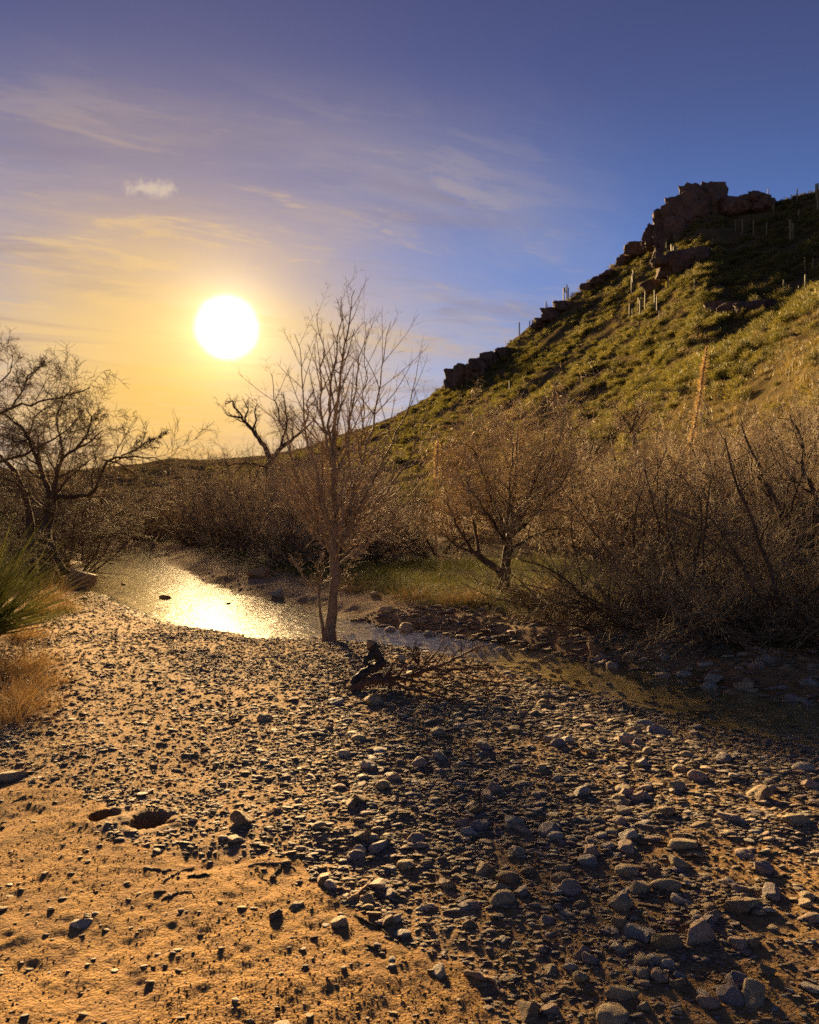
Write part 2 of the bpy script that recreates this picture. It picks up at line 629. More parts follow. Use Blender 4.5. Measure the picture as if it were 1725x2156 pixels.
def ground_mat():
    m, T, b = mat('sand_and_gravel')
    tc = T.n.new('ShaderNodeTexCoord')
    v = tc.outputs['Object']
    big = T.noise(v, 0.9, 4, 0.6)
    mid = T.noise(v, 9, 5, 0.6)
    fine = T.noise(v, 120, 3, 0.65)
    sand = T.mix(T.maprange(big, 0.35, 0.65), (0.325, 0.175, 0.042), (0.40, 0.225, 0.056))
    sand = T.mix(T.maprange(mid, 0.42, 0.62), sand, (0.22, 0.115, 0.036))
    vor = T.n.new('ShaderNodeTexVoronoi')
    vor.inputs['Scale'].default_value = 75
    T.l.new(v, vor.inputs['Vector'])
    grain = T.ramp(T.n.new('ShaderNodeSeparateColor').outputs[0], [(0, (0, 0, 0)), (1, (1, 1, 1))])
    gcol = T.ramp(vor.outputs['Color'], [(0.0, (0.16, 0.11, 0.07)), (0.45, (0.36, 0.25, 0.14)), (0.75, (0.30, 0.22, 0.16)), (1.0, (0.50, 0.38, 0.24))])
    sand = T.mix(0.42, sand, gcol)
    grav = T.mix(T.maprange(fine, 0.3, 0.7), (0.33, 0.225, 0.12), (0.46, 0.325, 0.185))
    grav = T.mix(0.5, grav, gcol)
    c = T.mix(T.attr('gravel').outputs['Fac'], sand, grav)
    # leaf litter and turf on the banks
    litter = T.mix(T.maprange(mid, 0.35, 0.65), (0.10, 0.075, 0.04), (0.21, 0.15, 0.07))
    turf = T.mix(T.maprange(mid, 0.4, 0.6), (0.045, 0.055, 0.018), (0.10, 0.09, 0.03))
    c = T.mix(T.attr('litter').outputs['Fac'], c, litter)
    c = T.mix(T.attr('turf').outputs['Fac'], c, turf)
    wet = T.attr('wet').outputs['Fac']
    c = T.mix(wet, c, T.mix(1.0, c, (0.66, 0.60, 0.50), 'MULTIPLY'))
    c = T.mix(T.attr('bed').outputs['Fac'], c, T.mix(T.maprange(mid, 0.35, 0.65), (0.26, 0.22, 0.11), (0.42, 0.34, 0.18)))
    T.put(b.inputs['Base Color'], c)
    T.put(b.inputs['Roughness'], T.maprange(wet, 0, 1, 0.95, 0.8))
    b.inputs['Specular IOR Level'].default_value = 0.04
    h = T.math('ADD', T.math('MULTIPLY', fine, 0.5), T.math('MULTIPLY', T.noise(v, 34, 4, 0.7), 1.0))
    h = T.math('SUBTRACT', h, T.math('MULTIPLY', vor.outputs['Distance'], 0.35))
    T.put(b.inputs['Normal'], T.bump(h, 1.0, 0.02))
    return m


def hill_mat():
    m, T, b = mat('hillside_soil')
    tc = T.n.new('ShaderNodeTexCoord')
    v = tc.outputs['Object']
    n = T.noise(v, 0.12, 6, 0.65)
    n2 = T.noise(v, 1.3, 5, 0.65)
    c = T.mix(T.maprange(n, 0.38, 0.62), (0.085, 0.066, 0.042), (0.165, 0.125, 0.06))
    c = T.mix(T.maprange(n2, 0.45, 0.65), c, (0.10, 0.085, 0.04))
    T.put(b.inputs['Base Color'], c)
    b.inputs['Roughness'].default_value = 0.95
    b.inputs['Specular IOR Level'].default_value = 0.0
    T.put(b.inputs['Normal'], T.bump(T.noise(v, 1.6, 6, 0.7), 1.0, 0.8))
    return m


def rock_mat():
    m, T, b = mat('outcrop_rock')
    tc = T.n.new('ShaderNodeTexCoord')
    v = tc.outputs['Object']
    n = T.noise(v, 0.25, 6, 0.7)
    n2 = T.noise(v, 1.5, 6, 0.7)
    c = T.mix(T.maprange(n, 0.35, 0.65), (0.088, 0.062, 0.052), (0.17, 0.117, 0.093))
    c = T.mix(T.maprange(n2, 0.5, 0.68), c, (0.07, 0.046, 0.04))
    T.put(b.inputs['Base Color'], c)
    b.inputs['Roughness'].default_value = 0.9
    b.inputs['Specular IOR Level'].default_value = 0.15
    T.put(b.inputs['Normal'], T.bump(T.noise(v, 0.9, 8, 0.72), 1.0, 0.9))
    return m


STONE_COL = {
    'tan': ((0.46, 0.345, 0.20), (0.57, 0.45, 0.28)),
    'grey': ((0.38, 0.345, 0.30), (0.48, 0.44, 0.385)),
    'brown': ((0.32, 0.215, 0.12), (0.43, 0.30, 0.175)),
    'pinkish': ((0.48, 0.335, 0.245), (0.57, 0.42, 0.32)),
    'purplish': ((0.31, 0.25, 0.235), (0.42, 0.345, 0.32)),
    'pale': ((0.56, 0.48, 0.36), (0.66, 0.58, 0.46)),
    'dark': ((0.14, 0.115, 0.09), (0.22, 0.175, 0.13)),
}


def stone_surface(T, b, c, v):
    sp = T.noise(v, 9, 4, 0.7)
    c = T.mix(T.maprange(sp, 0.56, 0.72), c, T.mix(1.0, c, (0.55, 0.5, 0.46), 'MULTIPLY'))
    st = T.n.new('ShaderNodeTexWave')
    st.inputs['Scale'].default_value = 1.1
    st.inputs['Distortion'].default_value = 9
    st.inputs['Detail'].default_value = 4
    T.l.new(v, st.inputs['Vector'])
    c = T.mix(T.math('MULTIPLY', T.maprange(st.outputs['Fac'], 0.8, 1.0), 0.35), c, T.mix(1.0, c, (1.5, 1.4, 1.3), 'MULTIPLY'))
    T.put(b.inputs['Base Color'], c)
    b.inputs['Roughness'].default_value = 0.78
    b.inputs['Specular IOR Level'].default_value = 0.3
    h = T.math('ADD', T.noise(v, 5, 6, 0.65), T.math('MULTIPLY', T.noise(v, 30, 3, 0.7), 0.35))
    T.put(b.inputs['Normal'], T.bump(h, 0.8, 0.12))


def stone_mats():
    d = {}
    for k, (a, c) in STONE_COL.items():
        m, T, b = mat('stone_' + k)
        tc = T.n.new('ShaderNodeTexCoord')
        v = tc.outputs['Object']
        oi = T.n.new('ShaderNodeObjectInfo')
        vv = T.vec('ADD', v, T.vec('SCALE', (7.0, 3.0, 5.0), scale=oi.outputs['Random']))
        col = T.mix(T.maprange(T.noise(vv, 2.2, 5, 0.6), 0.35, 0.65), a, c)
        stone_surface(T, b, col, vv)
        d[k] = m
    m, T, b = mat('mixed_gravel')
    tc = T.n.new('ShaderNodeTexCoord')
    v = tc.outputs['Object']
    oi = T.n.new('ShaderNodeObjectInfo')
    stops = []
    order = ['tan', 'pale', 'pinkish', 'grey', 'tan', 'purplish', 'brown', 'pale', 'pinkish', 'tan']
    for i, k in enumerate(order):
        a, c = STONE_COL[k]
        stops.append((i / len(order), tuple((a[j] + c[j]) / 2 for j in range(3))))
    col = T.ramp(oi.outputs['Random'], stops, 'CONSTANT')
    vv = T.vec('ADD', v, T.vec('SCALE', (7.0, 3.0, 5.0), scale=oi.outputs['Random']))
    col = T.vec('SCALE', col, scale=T.maprange(T.noise(vv, 2.2, 4, 0.6), 0.3, 0.7, 0.8, 1.2))
    stone_surface(T, b, col, vv)
    d['mixed'] = m
    return d


def leaf_mat(name, c1, c2, trans=0.45, rough=0.6):
    m, T, b = mat(name)
    oi = T.n.new('ShaderNodeObjectInfo')
    geo = T.n.new('ShaderNodeNewGeometry')
    r = T.math('FRACT', T.math('ADD', T.math('MULTIPLY', geo.outputs['Random Per Island'], 0.6), oi.outputs['Random']))
    c = T.mix(r, c1, c2)
    T.put(b.inputs['Base Color'], c)
    b.inputs['Roughness'].default_value = rough
    b.inputs['Specular IOR Level'].default_value = 0.25
    tr = T.n.new('ShaderNodeBsdfTranslucent')
    T.put(tr.inputs['Color'], T.mix(1.0, c, (1.35, 1.2, 0.8), 'MULTIPLY'))
    mx = T.n.new('ShaderNodeMixShader')
    mx.inputs[0].default_value = trans
    T.l.new(b.outputs[0], mx.inputs[1])
    T.l.new(tr.outputs[0], mx.inputs[2])
    T.l.new(mx.outputs[0], T.n['Material Output'].inputs[0])
    return m


def water_mat():
    m, T, b = mat('stream_water')
    T.n.remove(b)
    tc = T.n.new('ShaderNodeTexCoord')
    v = tc.outputs['Object']
    rif = T.attr('riffle').outputs['Fac']
    w1 = T.noise(v, 5.5, 4, 0.6, 0.4)
    w2 = T.noise(v, 22, 4, 0.65, 0.3)
    h = T.math('ADD', w1, T.math('MULTIPLY', w2, 0.12))
    h = T.math('MULTIPLY', h, T.maprange(rif, 0, 1, 0.85, 1.0))
    nrm = T.bump(h, 1.0, 0.020)
    gl = T.n.new('ShaderNodeBsdfGlossy')
    gl.inputs['Roughness'].default_value = 0.07
    T.l.new(nrm, gl.inputs['Normal'])
    tr = T.n.new('ShaderNodeBsdfTransparent')
    tr.inputs['Color'].default_value = (0.93, 0.89, 0.74, 1)
    fr = T.n.new('ShaderNodeFresnel')
    fr.inputs['IOR'].default_value = 1.33
    T.l.new(nrm, fr.inputs['Normal'])
    mx = T.n.new('ShaderNodeMixShader')
    geo = T.n.new('ShaderNodeNewGeometry')
    T.l.new(T.math('MULTIPLY', T.math('MINIMUM', T.math('MULTIPLY', fr.outputs[0], 1.5), 1.0), T.math('SUBTRACT', 1.0, geo.outputs['Backfacing'])), mx.inputs[0])
    T.l.new(tr.outputs[0], mx.inputs[1])
    T.l.new(gl.outputs[0], mx.inputs[2])
    T.l.new(mx.outputs[0], T.n['Material Output'].inputs[0])
    return m


M_ground = ground_mat()
M_hill = hill_mat()
M_rock = rock_mat()
M_stone = stone_mats()
M_water = water_mat()
M_bark_dark = simple('dark_bark', (0.045, 0.032, 0.024), (0.095, 0.068, 0.047), 14, 0.9, 0.02, 60, 0.15)
M_bark_pale = simple('pale_bark', (0.13, 0.10, 0.07), (0.22, 0.17, 0.12), 14, 0.85, 0.012, 70, 0.2)
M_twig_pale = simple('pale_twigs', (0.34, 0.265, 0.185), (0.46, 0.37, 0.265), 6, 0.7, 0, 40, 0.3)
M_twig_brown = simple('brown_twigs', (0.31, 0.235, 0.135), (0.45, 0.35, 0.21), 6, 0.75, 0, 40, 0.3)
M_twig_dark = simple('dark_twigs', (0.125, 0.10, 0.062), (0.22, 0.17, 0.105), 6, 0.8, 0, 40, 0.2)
M_bark_red = simple('reddish_dead_bark', (0.065, 0.036, 0.025), (0.13, 0.072, 0.045), 14, 0.85, 0.01, 60, 0.2)
M_char = simple('charred_wood', (0.012, 0.011, 0.011), (0.05, 0.042, 0.036), 22, 0.7, 0.02, 50, 0.35, 0)
M_wood = simple('dry_wood', (0.17, 0.105, 0.06), (0.30, 0.20, 0.12), 20, 0.85, 0.01, 60, 0.2)
M_cactus = simple('cactus_skin', (0.11, 0.108, 0.058), (0.17, 0.155, 0.085), 3, 0.75, 0, 20, 0.25)
M_shrub = leaf_mat('desert_shrub_leaves', (0.062, 0.077, 0.023), (0.165, 0.148, 0.043), 0.42)
M_shrub2 = leaf_mat('olive_shrub_leaves', (0.060, 0.066, 0.026), (0.10, 0.095, 0.035), 0.4)
M_sotol = leaf_mat('green_blades', (0.035, 0.05, 0.016), (0.08, 0.088, 0.028), 0.3)
M_dry = leaf_mat('dry_grass', (0.15, 0.10, 0.052), (0.25, 0.17, 0.085), 0.3)
M_straw = leaf_mat('straw_grass', (0.10, 0.088, 0.036), (0.18, 0.145, 0.06), 0.35)
M_turf = leaf_mat('bank_grass', (0.05, 0.07, 0.018), (0.12, 0.12, 0.035), 0.4)
M_stalk = leaf_mat('dry_flower_stalk', (0.34, 0.255, 0.145), (0.46, 0.35, 0.21), 0.25)


# ================================================================== ground sheet
def build_ground():
    r = np.concatenate([np.geomspace(0.5, 2.0, 40)[:-1], np.geomspace(2.0, 16, 450)[:-1], np.geomspace(16, 60, 120)[:-1], np.geomspace(60, 400, 250)[:-1], np.geomspace(400, 800, 20)])
    a1 = np.radians(np.linspace(-31, 31, 540))
    a0 = np.radians(np.linspace(31, 329, 120))[1:-1]
    a = np.concatenate([a1, a0])
    A, Rr = np.meshgrid(a, r)
    x = Rr * np.sin(A); y = Rr * np.cos(A)
    z, s, side, t, hz = ground(x.ravel(), y.ravel(), full=True)
    x = x.ravel(); y = y.ravel()
    nr, na = len(r), len(a)
    idx = np.arange(nr * na).reshape(nr, na)
    q = np.stack([idx[:-1], np.roll(idx[:-1], -1, 1), np.roll(idx[1:], -1, 1), idx[1:]], -1).reshape(-1, 4)[:, ::-1]
    V = np.stack([x, y, z], 1)
    rr = np.hypot(x, y)
    gv = gravel(x, y)
    wet = np.maximum(1 - ss(0.0, 0.45, s + 0.12 * fbm2(x, y, 0.5, 3, 71)), 0)
    for hx, hy, hr, hd in HOLES:
        wet = np.maximum(wet, 1 - ss(0.9, 1.5, np.hypot(x - hx, (y - hy) * .85) / hr))
    lit = np.where(side > 0, ss(1.0, 2.6, s + 0.5 * fbm2(x, y, 0.8, 3, 72)), 0)
    lb = (-3.1 - (y - 6) * 0.40) - x
    lit = np.maximum(lit, np.where((side < 0) & (y > 4.6), ss(0.1, 1.0, lb), 0))
    turf = np.where(side > 0, ss(0.9, 1.6, s) * ss(-0.2, 0.25, fbm2(x, y, 1.6, 3, 73) + 0.3) * (1 - ss(5, 8, s)), 0)
    fc = q.mean(1) * 0
    cx = V[q].mean(1)
    ht = hz[q].mean(1)
    rq = np.hypot(cx[:, 0], cx[:, 1])
    far = (cx[:, 0] / np.maximum(cx[:, 1], 1) < (560 - CX) / F) & (rq > 85) & (ht > 0.3)
    hl = (ht > 0.3) & ~far & (rq > 15)
    cap = np.array([[0, 0, ground(np.array([0.]), np.array([0.]))[0]]])
    for nm, mask, mt in (('ground', ~far & ~hl, M_ground), ('hillside', hl, M_hill), ('far_ridge', far, M_hill)):
        qq = q[mask]
        u, inv = np.unique(qq, return_inverse=True)
        me = mesh_np(nm, V[u], inv.reshape(-1, 4), True, dict(gravel=gv[u], wet=wet[u], litter=lit[u], turf=turf[u], bed=np.where(s[u] < 0, 1.0, 0.0) * (hz[u] < .1)))
        obj(nm, me, mt, kind='structure')


build_ground()


# ------------------------------------------------------------------ water
def build_water():
    N = len(CEN)
    k = np.linspace(0, N - 1, 420)
    c = np.stack([np.interp(k, np.arange(N), CEN[:, j]) for j in (0, 1)], 1)
    w = np.interp(k, np.arange(N), HW) + 0.7
    tg = np.gradient(c, axis=0); tg /= np.linalg.norm(tg, axis=1, keepdims=True)
    nn = np.stack([-tg[:, 1], tg[:, 0]], 1)
    S = np.linspace(-1, 1, 40)
    P = c[:, None, :] + nn[:, None, :] * (w[:, None, None] * S[None, :, None])
    x, y = P[..., 0].ravel(), P[..., 1].ravel()
    # the long pool lies still, the run past the young tree is broken water
    rif = ss(19.5, 16.0, y) if False else 1 - ss(12.6, 16.5, y + 0.9 * fbm2(x, y, 2, 2, 81))
    rif = np.maximum(rif, ss(30, 33, y))
    rif = rif * (0.35 + 0.65 * (1 - ss(0.2, 2.2, x)))
    rif = np.clip(rif + 0.25 * fbm2(x, y, 0.7, 3, 82), 0.05, 1)
    z = -0.12 + 0.006 * rif * fbm2(x, y, 0.16, 3, 83)
    idx = np.arange(len(k) * 40).reshape(len(k), 40)
    q = np.stack([idx[:-1, :-1], idx[1:, :-1], idx[1:, 1:], idx[:-1, 1:]], -1).reshape(-1, 4)
    me = mesh_np('stream_water', np.stack([x, y, z], 1), q, True, dict(riffle=rif))
    obj('stream_water', me, M_water, kind='structure')


build_water()


# ================================================================== rocks
def ico(n):
    bm = bmesh.new()
    bmesh.ops.create_icosphere(bm, subdivisions=n, radius=1.0)
    V = np.array([v.co[:] for v in bm.verts])
    bm.verts.index_update()
    Fc = np.array([[v.index for v in f.verts] for f in bm.faces])
    bm.free()
    return V, Fc


ICO = {n: ico(n) for n in (2, 3, 4, 5)}


def rock(n, cuts, rg, dmin=0.55, dmax=0.92, hard=0.92, noise=0.08, nscale=1.6, shape=(1, 0.8, 0.6)):
    V, Fc = ICO[n]
    V = V.copy()
    for _ in range(cuts):
        d = rg.normal(size=3); d /= np.linalg.norm(d)
        over = np.clip(V @ d - rg.uniform(dmin, dmax), 0, None)
        V -= over[:, None] * d[None] * hard
    off = rg.uniform(0, 50, 3)
    dirn = V / np.linalg.norm(V, axis=1, keepdims=True)
    V = V + dirn * (noise * fbm(V * nscale + off, 4, 7))[:, None]
    V *= np.array(shape)[None]
    V -= (V.max(0) + V.min(0)) / 2
    V /= (V[:, 0].max() - V[:, 0].min())
    return V, Fc


SHAPES = {'rounded': [], 'angular': [], 'flat': []}
for i in range(5):
    v, f = rock(4, 8, rng, 0.66, 0.95, 0.85, 0.10, 1.6, (1, rng.uniform(.75, .95), rng.uniform(.52, .72)))
    SHAPES['rounded'].append(mesh_np('rounded_stone', v, f))
    v, f = rock(4, 15, rng, 0.42, 0.82, 1.0, 0.09, 2.6, (1, rng.uniform(.7, .95), rng.uniform(.5, .72)))
    SHAPES['angular'].append(mesh_np('angular_stone', v, f))
    v, f = rock(4, 13, rng, 0.5, 0.88, 1.0, 0.09, 2.4, (1, rng.uniform(.6, .85), rng.uniform(.24, .36)))
    SHAPES['flat'].append(mesh_np('flat_stone', v, f))
for l in SHAPES.values():
    for me in l:
        me.materials.append(M_stone['tan'])


def lean(n, mean, sd):
    """turns of flat pebbles: random about z, then tipped sunward so their tops catch more light"""
    ph = rng.uniform(0, 2 * np.pi, n)
    a = np.radians(rng.normal(mean, sd, n))  # mean tilt faces the sun, added to brighten the stone tops
    b = np.radians(rng.normal(0, sd, n))
    cz, sz_ = np.cos(ph), np.sin(ph)
    M = np.zeros((n, 3, 3))
    M[:, 0, 0] = cz; M[:, 0, 1] = -sz_; M[:, 1, 0] = sz_; M[:, 1, 1] = cz; M[:, 2, 2] = 1
    X = np.zeros((n, 3, 3)); X[:, 0, 0] = 1
    X[:, 1, 1] = np.cos(a); X[:, 1, 2] = np.sin(a); X[:, 2, 1] = -np.sin(a); X[:, 2, 2] = np.cos(a)
    Yr = np.zeros((n, 3, 3)); Yr[:, 1, 1] = 1
    Yr[:, 0, 0] = np.cos(b); Yr[:, 0, 2] = np.sin(b); Yr[:, 2, 0] = -np.sin(b); Yr[:, 2, 2] = np.cos(b)
    M = X @ Yr @ M
    return np.stack([np.arctan2(M[:, 2, 1], M[:, 2, 2]), -np.arcsin(np.clip(M[:, 2, 0], -1, 1)), np.arctan2(M[:, 1, 0], M[:, 0, 0])], 1)


def put_stone(name, shape, colour, x, y, w, label, category='stone', group=None, rot=None, sink=0.42, k=None, sc=(1, 1, 1)):
    me = SHAPES[shape][int(rng.integers(5)) if k is None else k]
    o = obj(name, me, label=label, category=category, group=group)
    o.material_slots[0].link = 'OBJECT'
    o.material_slots[0].material = M_stone[colour]
    o.rotation_euler = rot if rot is not None else tuple(lean(1, 9, 7)[0])
    o.scale = (w * sc[0], w * sc[1], w * sc[2])
    hz = {'rounded': .35, 'angular': .34, 'flat': .17}[shape] * w * sc[2]
    o.location = (x, y, gz(x, y) + hz * (1 - 2 * sink))
    return o


# the stones one would point at: layout x, y of the middle, width, shape, colour, label
HERO = [
    (1470, 1985, 88, 'angular', 'pinkish', 'biggest pinkish grey boulder sunk in golden sand of the bar', (1, .9, 1.15)),
    (1402, 1995, 62, 'angular', 'brown', 'brown wedge shaped stone leaning beside the biggest pinkish boulder', (1, 1.2, 1.1)),
    (1553, 1995, 40, 'rounded', 'pinkish', 'smooth pinkish stone upright in sand against its brown twin', (1, 1, 1.3)),
    (1585, 1995, 36, 'rounded', 'brown', 'egg shaped brown stone upright against a smooth pinkish one', (1, 1, 1.4)),
    (1060, 1905, 62, 'rounded', 'tan', 'round tan cobble with rough top among gravel', None),
    (1070, 1858, 52, 'rounded', 'brown', 'ball shaped brown cobble with shaded face', None),
    (1183, 1858, 52, 'rounded', 'brown', 'brown ball shaped cobble casting a shadow on damp grit', None),
    (1237, 1820, 44, 'rounded', 'grey', 'smooth grey egg shaped cobble with pale top', None),
    (1320, 1842, 56, 'rounded', 'tan', 'domed yellowish cobble beside the smooth grey one', None),
    (1402, 1872, 66, 'rounded', 'tan', 'long tilted tan cobble above a row of brown blocks', (1, .7, .8)),
    (1625, 1890, 66, 'angular', 'purplish', 'jagged purple brown rock on the sand with long shadow', None),
    (1438, 1782, 64, 'rounded', 'tan', 'broad speckled tan boulder at the edge of a sand patch', (1, .8, .7)),
    (1228, 2020, 40, 'angular', 'pinkish', 'upright pinkish block wedged between brown stones', (1, .9, 1.3)),
    (1316, 1672, 48, 'rounded', 'tan', 'oval tan cobble beside a grey block on the bar', None),
    (1358, 1682, 40, 'angular', 'grey', 'grey block beside the oval tan cobble', None),
    (1469, 1640, 42, 'rounded', 'pinkish', 'light pinkish oval cobble propped on gravel near water', None),
    (1690, 1622, 46, 'rounded', 'pale', 'pale smooth boulder alone at the water margin', None),
    (1190, 1562, 40, 'angular', 'pale', 'whitish veined block on the crest of the gravel bar', None),
    (1388, 1546, 52, 'flat', 'purplish', 'purple grey slab tilted at the edge of the stream', (1, .8, 1.6)),
    (1364, 1588, 28, 'rounded', 'tan', 'small tan stone standing upright on the bar', (1, 1, 1.5)),
    (855, 1828, 46, 'rounded', 'tan', 'tan cobble above the sand flat near a bent stick', None),
    (1290, 2150, 92, 'rounded', 'tan', 'large yellow tan boulder half buried with flat crown', (1, .9, .7)),
    (1310, 2112, 76, 'flat', 'tan', 'tan slab resting against the half buried yellow boulder', (1, .8, 1.5)),
    (1118, 2145, 66, 'angular', 'brown', 'dark brown boulder with ridged back in the grit', None),
    (508, 1728, 66, 'angular', 'brown', 'brown boulder with overhang heading a train of grey pebbles', (1, .8, .8)),
    (500, 1770, 52, 'flat', 'tan', 'flat tan stone lying below the brown overhanging boulder', None),
    (175, 1950, 42, 'flat', 'pale', 'pale flat stone alone on the orange sand', None),
    (580, 1930, 38, 'angular', 'dark', 'black lump of stone on the orange sand flat', (1, .8, .8)),
    (845, 1972, 54, 'flat', 'grey', 'grey flat stone where the sand meets the gravel', None),
    (18, 1642, 80, 'flat', 'tan', 'broad flat slab at the left margin of the gravel', None),
    (785, 1482, 48, 'angular', 'tan', 'tan angular rock just below the charred log', None),
    (1020, 1578, 40, 'angular', 'purplish', 'dark purple grey block on the bar below the dead branch', None),
    (926, 1598, 40, 'angular', 'grey', 'blue grey block among pinkish gravel below the dead branch', None),
    (1540, 1730, 60, 'flat', 'purplish', 'purplish slab lying across the gravel near the bank', (1, .8, 1.3)),
    (1600, 1680, 60, 'angular', 'brown', 'ridged brown rock facing the stream', None),
    (1680, 1735, 70, 'flat', 'tan', 'long layered tan slab on the bar', (1, .7, 1.4)),
    (1570, 1800, 58, 'flat', 'pinkish', 'low pinkish stone at the head of the sand patch', None),
    (1490, 2120, 52, 'angular', 'pinkish', 'pinkish knobbly rock in a short row on the sand', None),
    (1540, 2105, 60, 'angular', 'purplish', 'purplish rock ending the short row on the sand', None),
    (925, 2052, 38, 'angular', 'pale', 'white chalky stone on the red grit', None),
    (1310, 1960, 50, 'angular', 'brown', 'brown angular block below a line of cobbles', None),
    (960, 1345, 1, 'rounded', 'grey', '', None),
]
for h in HERO:
    dx, dy, w, shp, colr, lab, sc = h
    if not lab:
        continue
    x, y, z = G(dx, dy)
    put_stone('river_stone', shp, colr, x, y, w * y / F, lab, sc=sc or (1, 1, 1))

# boulders along the water
BOULD = [
    (160, 1238, 84, 'angular', 'brown', 'big reddish boulder at the pool edge below the leaning trunk', (1, .8, .95)),
    (95, 1232, 60, 'angular', 'brown', 'dark boulder in dry grass behind the big reddish one', None),
    (178, 1262, 20, 'flat', 'dark', 'wet dark stone at the foot of the big reddish boulder', None),
    (205, 1146, 46, 'rounded', 'brown', 'low boulder at the head of the pool', None),
    (258, 1143, 40, 'angular', 'brown', 'squat boulder beside the riffle at the head of the pool', None),
    (292, 1140, 30, 'angular', 'dark', 'dark boulder in the riffle above the pool', None),
    (318, 1152, 34, 'flat', 'dark', 'flat dark rock splitting the riffle', None),
    (435, 1142, 40, 'rounded', 'pale', 'pale topped boulder catching the sun on the far bank', None),
    (545, 1215, 62, 'angular', 'brown', 'sloping brown rock on the bare far bank', (1, .8, .7)),
    (584, 1256, 34, 'angular', 'grey', 'grey boulder on far bank behind the young tree', None),
    (822, 1338, 30, 'rounded', 'grey', 'grey cobble in the shallows by the young tree', None),
    (857, 1332, 40, 'rounded', 'tan', 'tan boulder at the edge of the shallows', None),
    (905, 1345, 26, 'rounded', 'grey', 'small grey boulder beside the tan one in the shallows', None),
    (812, 1290, 30, 'rounded', 'tan', 'tan cobble up the far bank behind the shallows', None),
    (790, 1256, 22, 'rounded', 'tan', 'lone tan cobble high on the far bank', None),
    (1255, 1372, 44, 'angular', 'brown', 'brown boulder under the overhanging thicket', None),
    (1500, 1437, 48, 'flat', 'grey', 'long grey slab on the far shore', (1, .7, 1.5)),
    (1400, 1392, 34, 'angular', 'grey', 'grey boulder at the foot of the thicket', None),
    (1330, 1385, 30, 'rounded', 'tan', 'light tan boulder at foot of the thicket', None),
    (1610, 1400, 40, 'angular', 'grey', 'grey wedge shaped boulder in the shade of the thicket', None),
    (1190, 1452, 22, 'rounded', 'tan', 'wet tan stone breaking the surface near shore', None),
    (235, 1196, 16, 'flat', 'dark', 'dark stone breaking the still pool', None),
    (262, 1243, 18, 'flat', 'dark', 'thin dark stone in the pool near its outlet', None),
    (348, 1274, 30, 'flat', 'dark', 'dark flat stones edge in the glittering run', None),
    (480, 1288, 16, 'flat', 'dark', 'small dark stone in the glittering run', None),
    (845, 1392, 34, 'angular', 'grey', 'pale grey block behind the charred stump', None),
]
for dx, dy, w, shp, colr, lab, sc in BOULD:
    x, y, z = G(dx, dy)
    o = put_stone('boulder' if w * y / F > 0.25 else 'river_stone', shp, colr, x, y, w * y / F, lab, 'rock', sc=sc or (1, 1, 1), sink=0.25)
    if o.location.z < -0.12:
        o.location.z = -0.115

# ---- the loose cobbles: scatter, keep the largest ones in view as single stones
def scatter():
    pts = []
    def add(n, x0, x1, y0, y1, wlo, whi, dens, p=1.0):
        x = rng.uniform(x0, x1, n); y = rng.uniform(y0, y1, n)
        w = wlo * (whi / wlo) ** (rng.uniform(0, 1, n) ** p)
        keep = rng.uniform(0, 1, n) < dens(x, y)
        keep &= np.abs(x) < 0.56 * y + 0.6
        pts.append(np.stack([x, y, w], 1)[keep])
    def bar(x, y):
        s, side = stream(x, y)
        lb = (-3.1 - (y - 6) * 0.40) - x
        return gravel(x, y) * ((side < 0) & (s > -0.25)) * np.where((lb > 0.3) & (y > 4.6), 0.12, 1)
    def barright(x, y):
        return bar(x, y) * ss(-1.2, 0.4, x - (y - 4) * -0.02)
    def shore(x, y):
        s, side = stream(x, y)
        return ((side > 0) & (s > -0.2)) * (1 - ss(0.7, 1.9, s + 0.4 * fbm2(x, y, 0.7, 2, 91))) * (0.25 + 0.75 * ss(-1.5, 0.5, x))
    def bedd(x, y):
        s, side = stream(x, y)
        return (s < 0) * 0.8
    add(80000, -3.6, 3.6, 2.0, 6.0, 0.008, 0.036, bar, 1.4)
    add(70000, -5.6, 5.6, 6.0, 10.5, 0.012, 0.045, bar, 1.4)
    add(26000, -7, 2, 10, 17, 0.016, 0.05, bar, 1.2)
    add(15000, -7, 6, 2.0, 13, 0.035, 0.070, bar, 1.5)
    add(17000, -1.2, 4.5, 2.2, 8.5, 0.025, 0.075, barright, 1.5)
    add(60000, -1.0, 4.2, 2.2, 7.5, 0.010, 0.034, barright, 1.3)
    add(5200, -3, 6, 2.2, 10.5, 0.06, 0.13, barright, 1.8)
    add(12000, -2, 8, 5, 13, 0.04, 0.19, shore, 1.7)
    add(4000, -9, -3, 11, 22, 0.03, 0.12, shore, 1.8)
    add(5000, -2, 8, 3.5, 12, 0.04, 0.12, bedd, 1.4)
    return np.concatenate(pts)


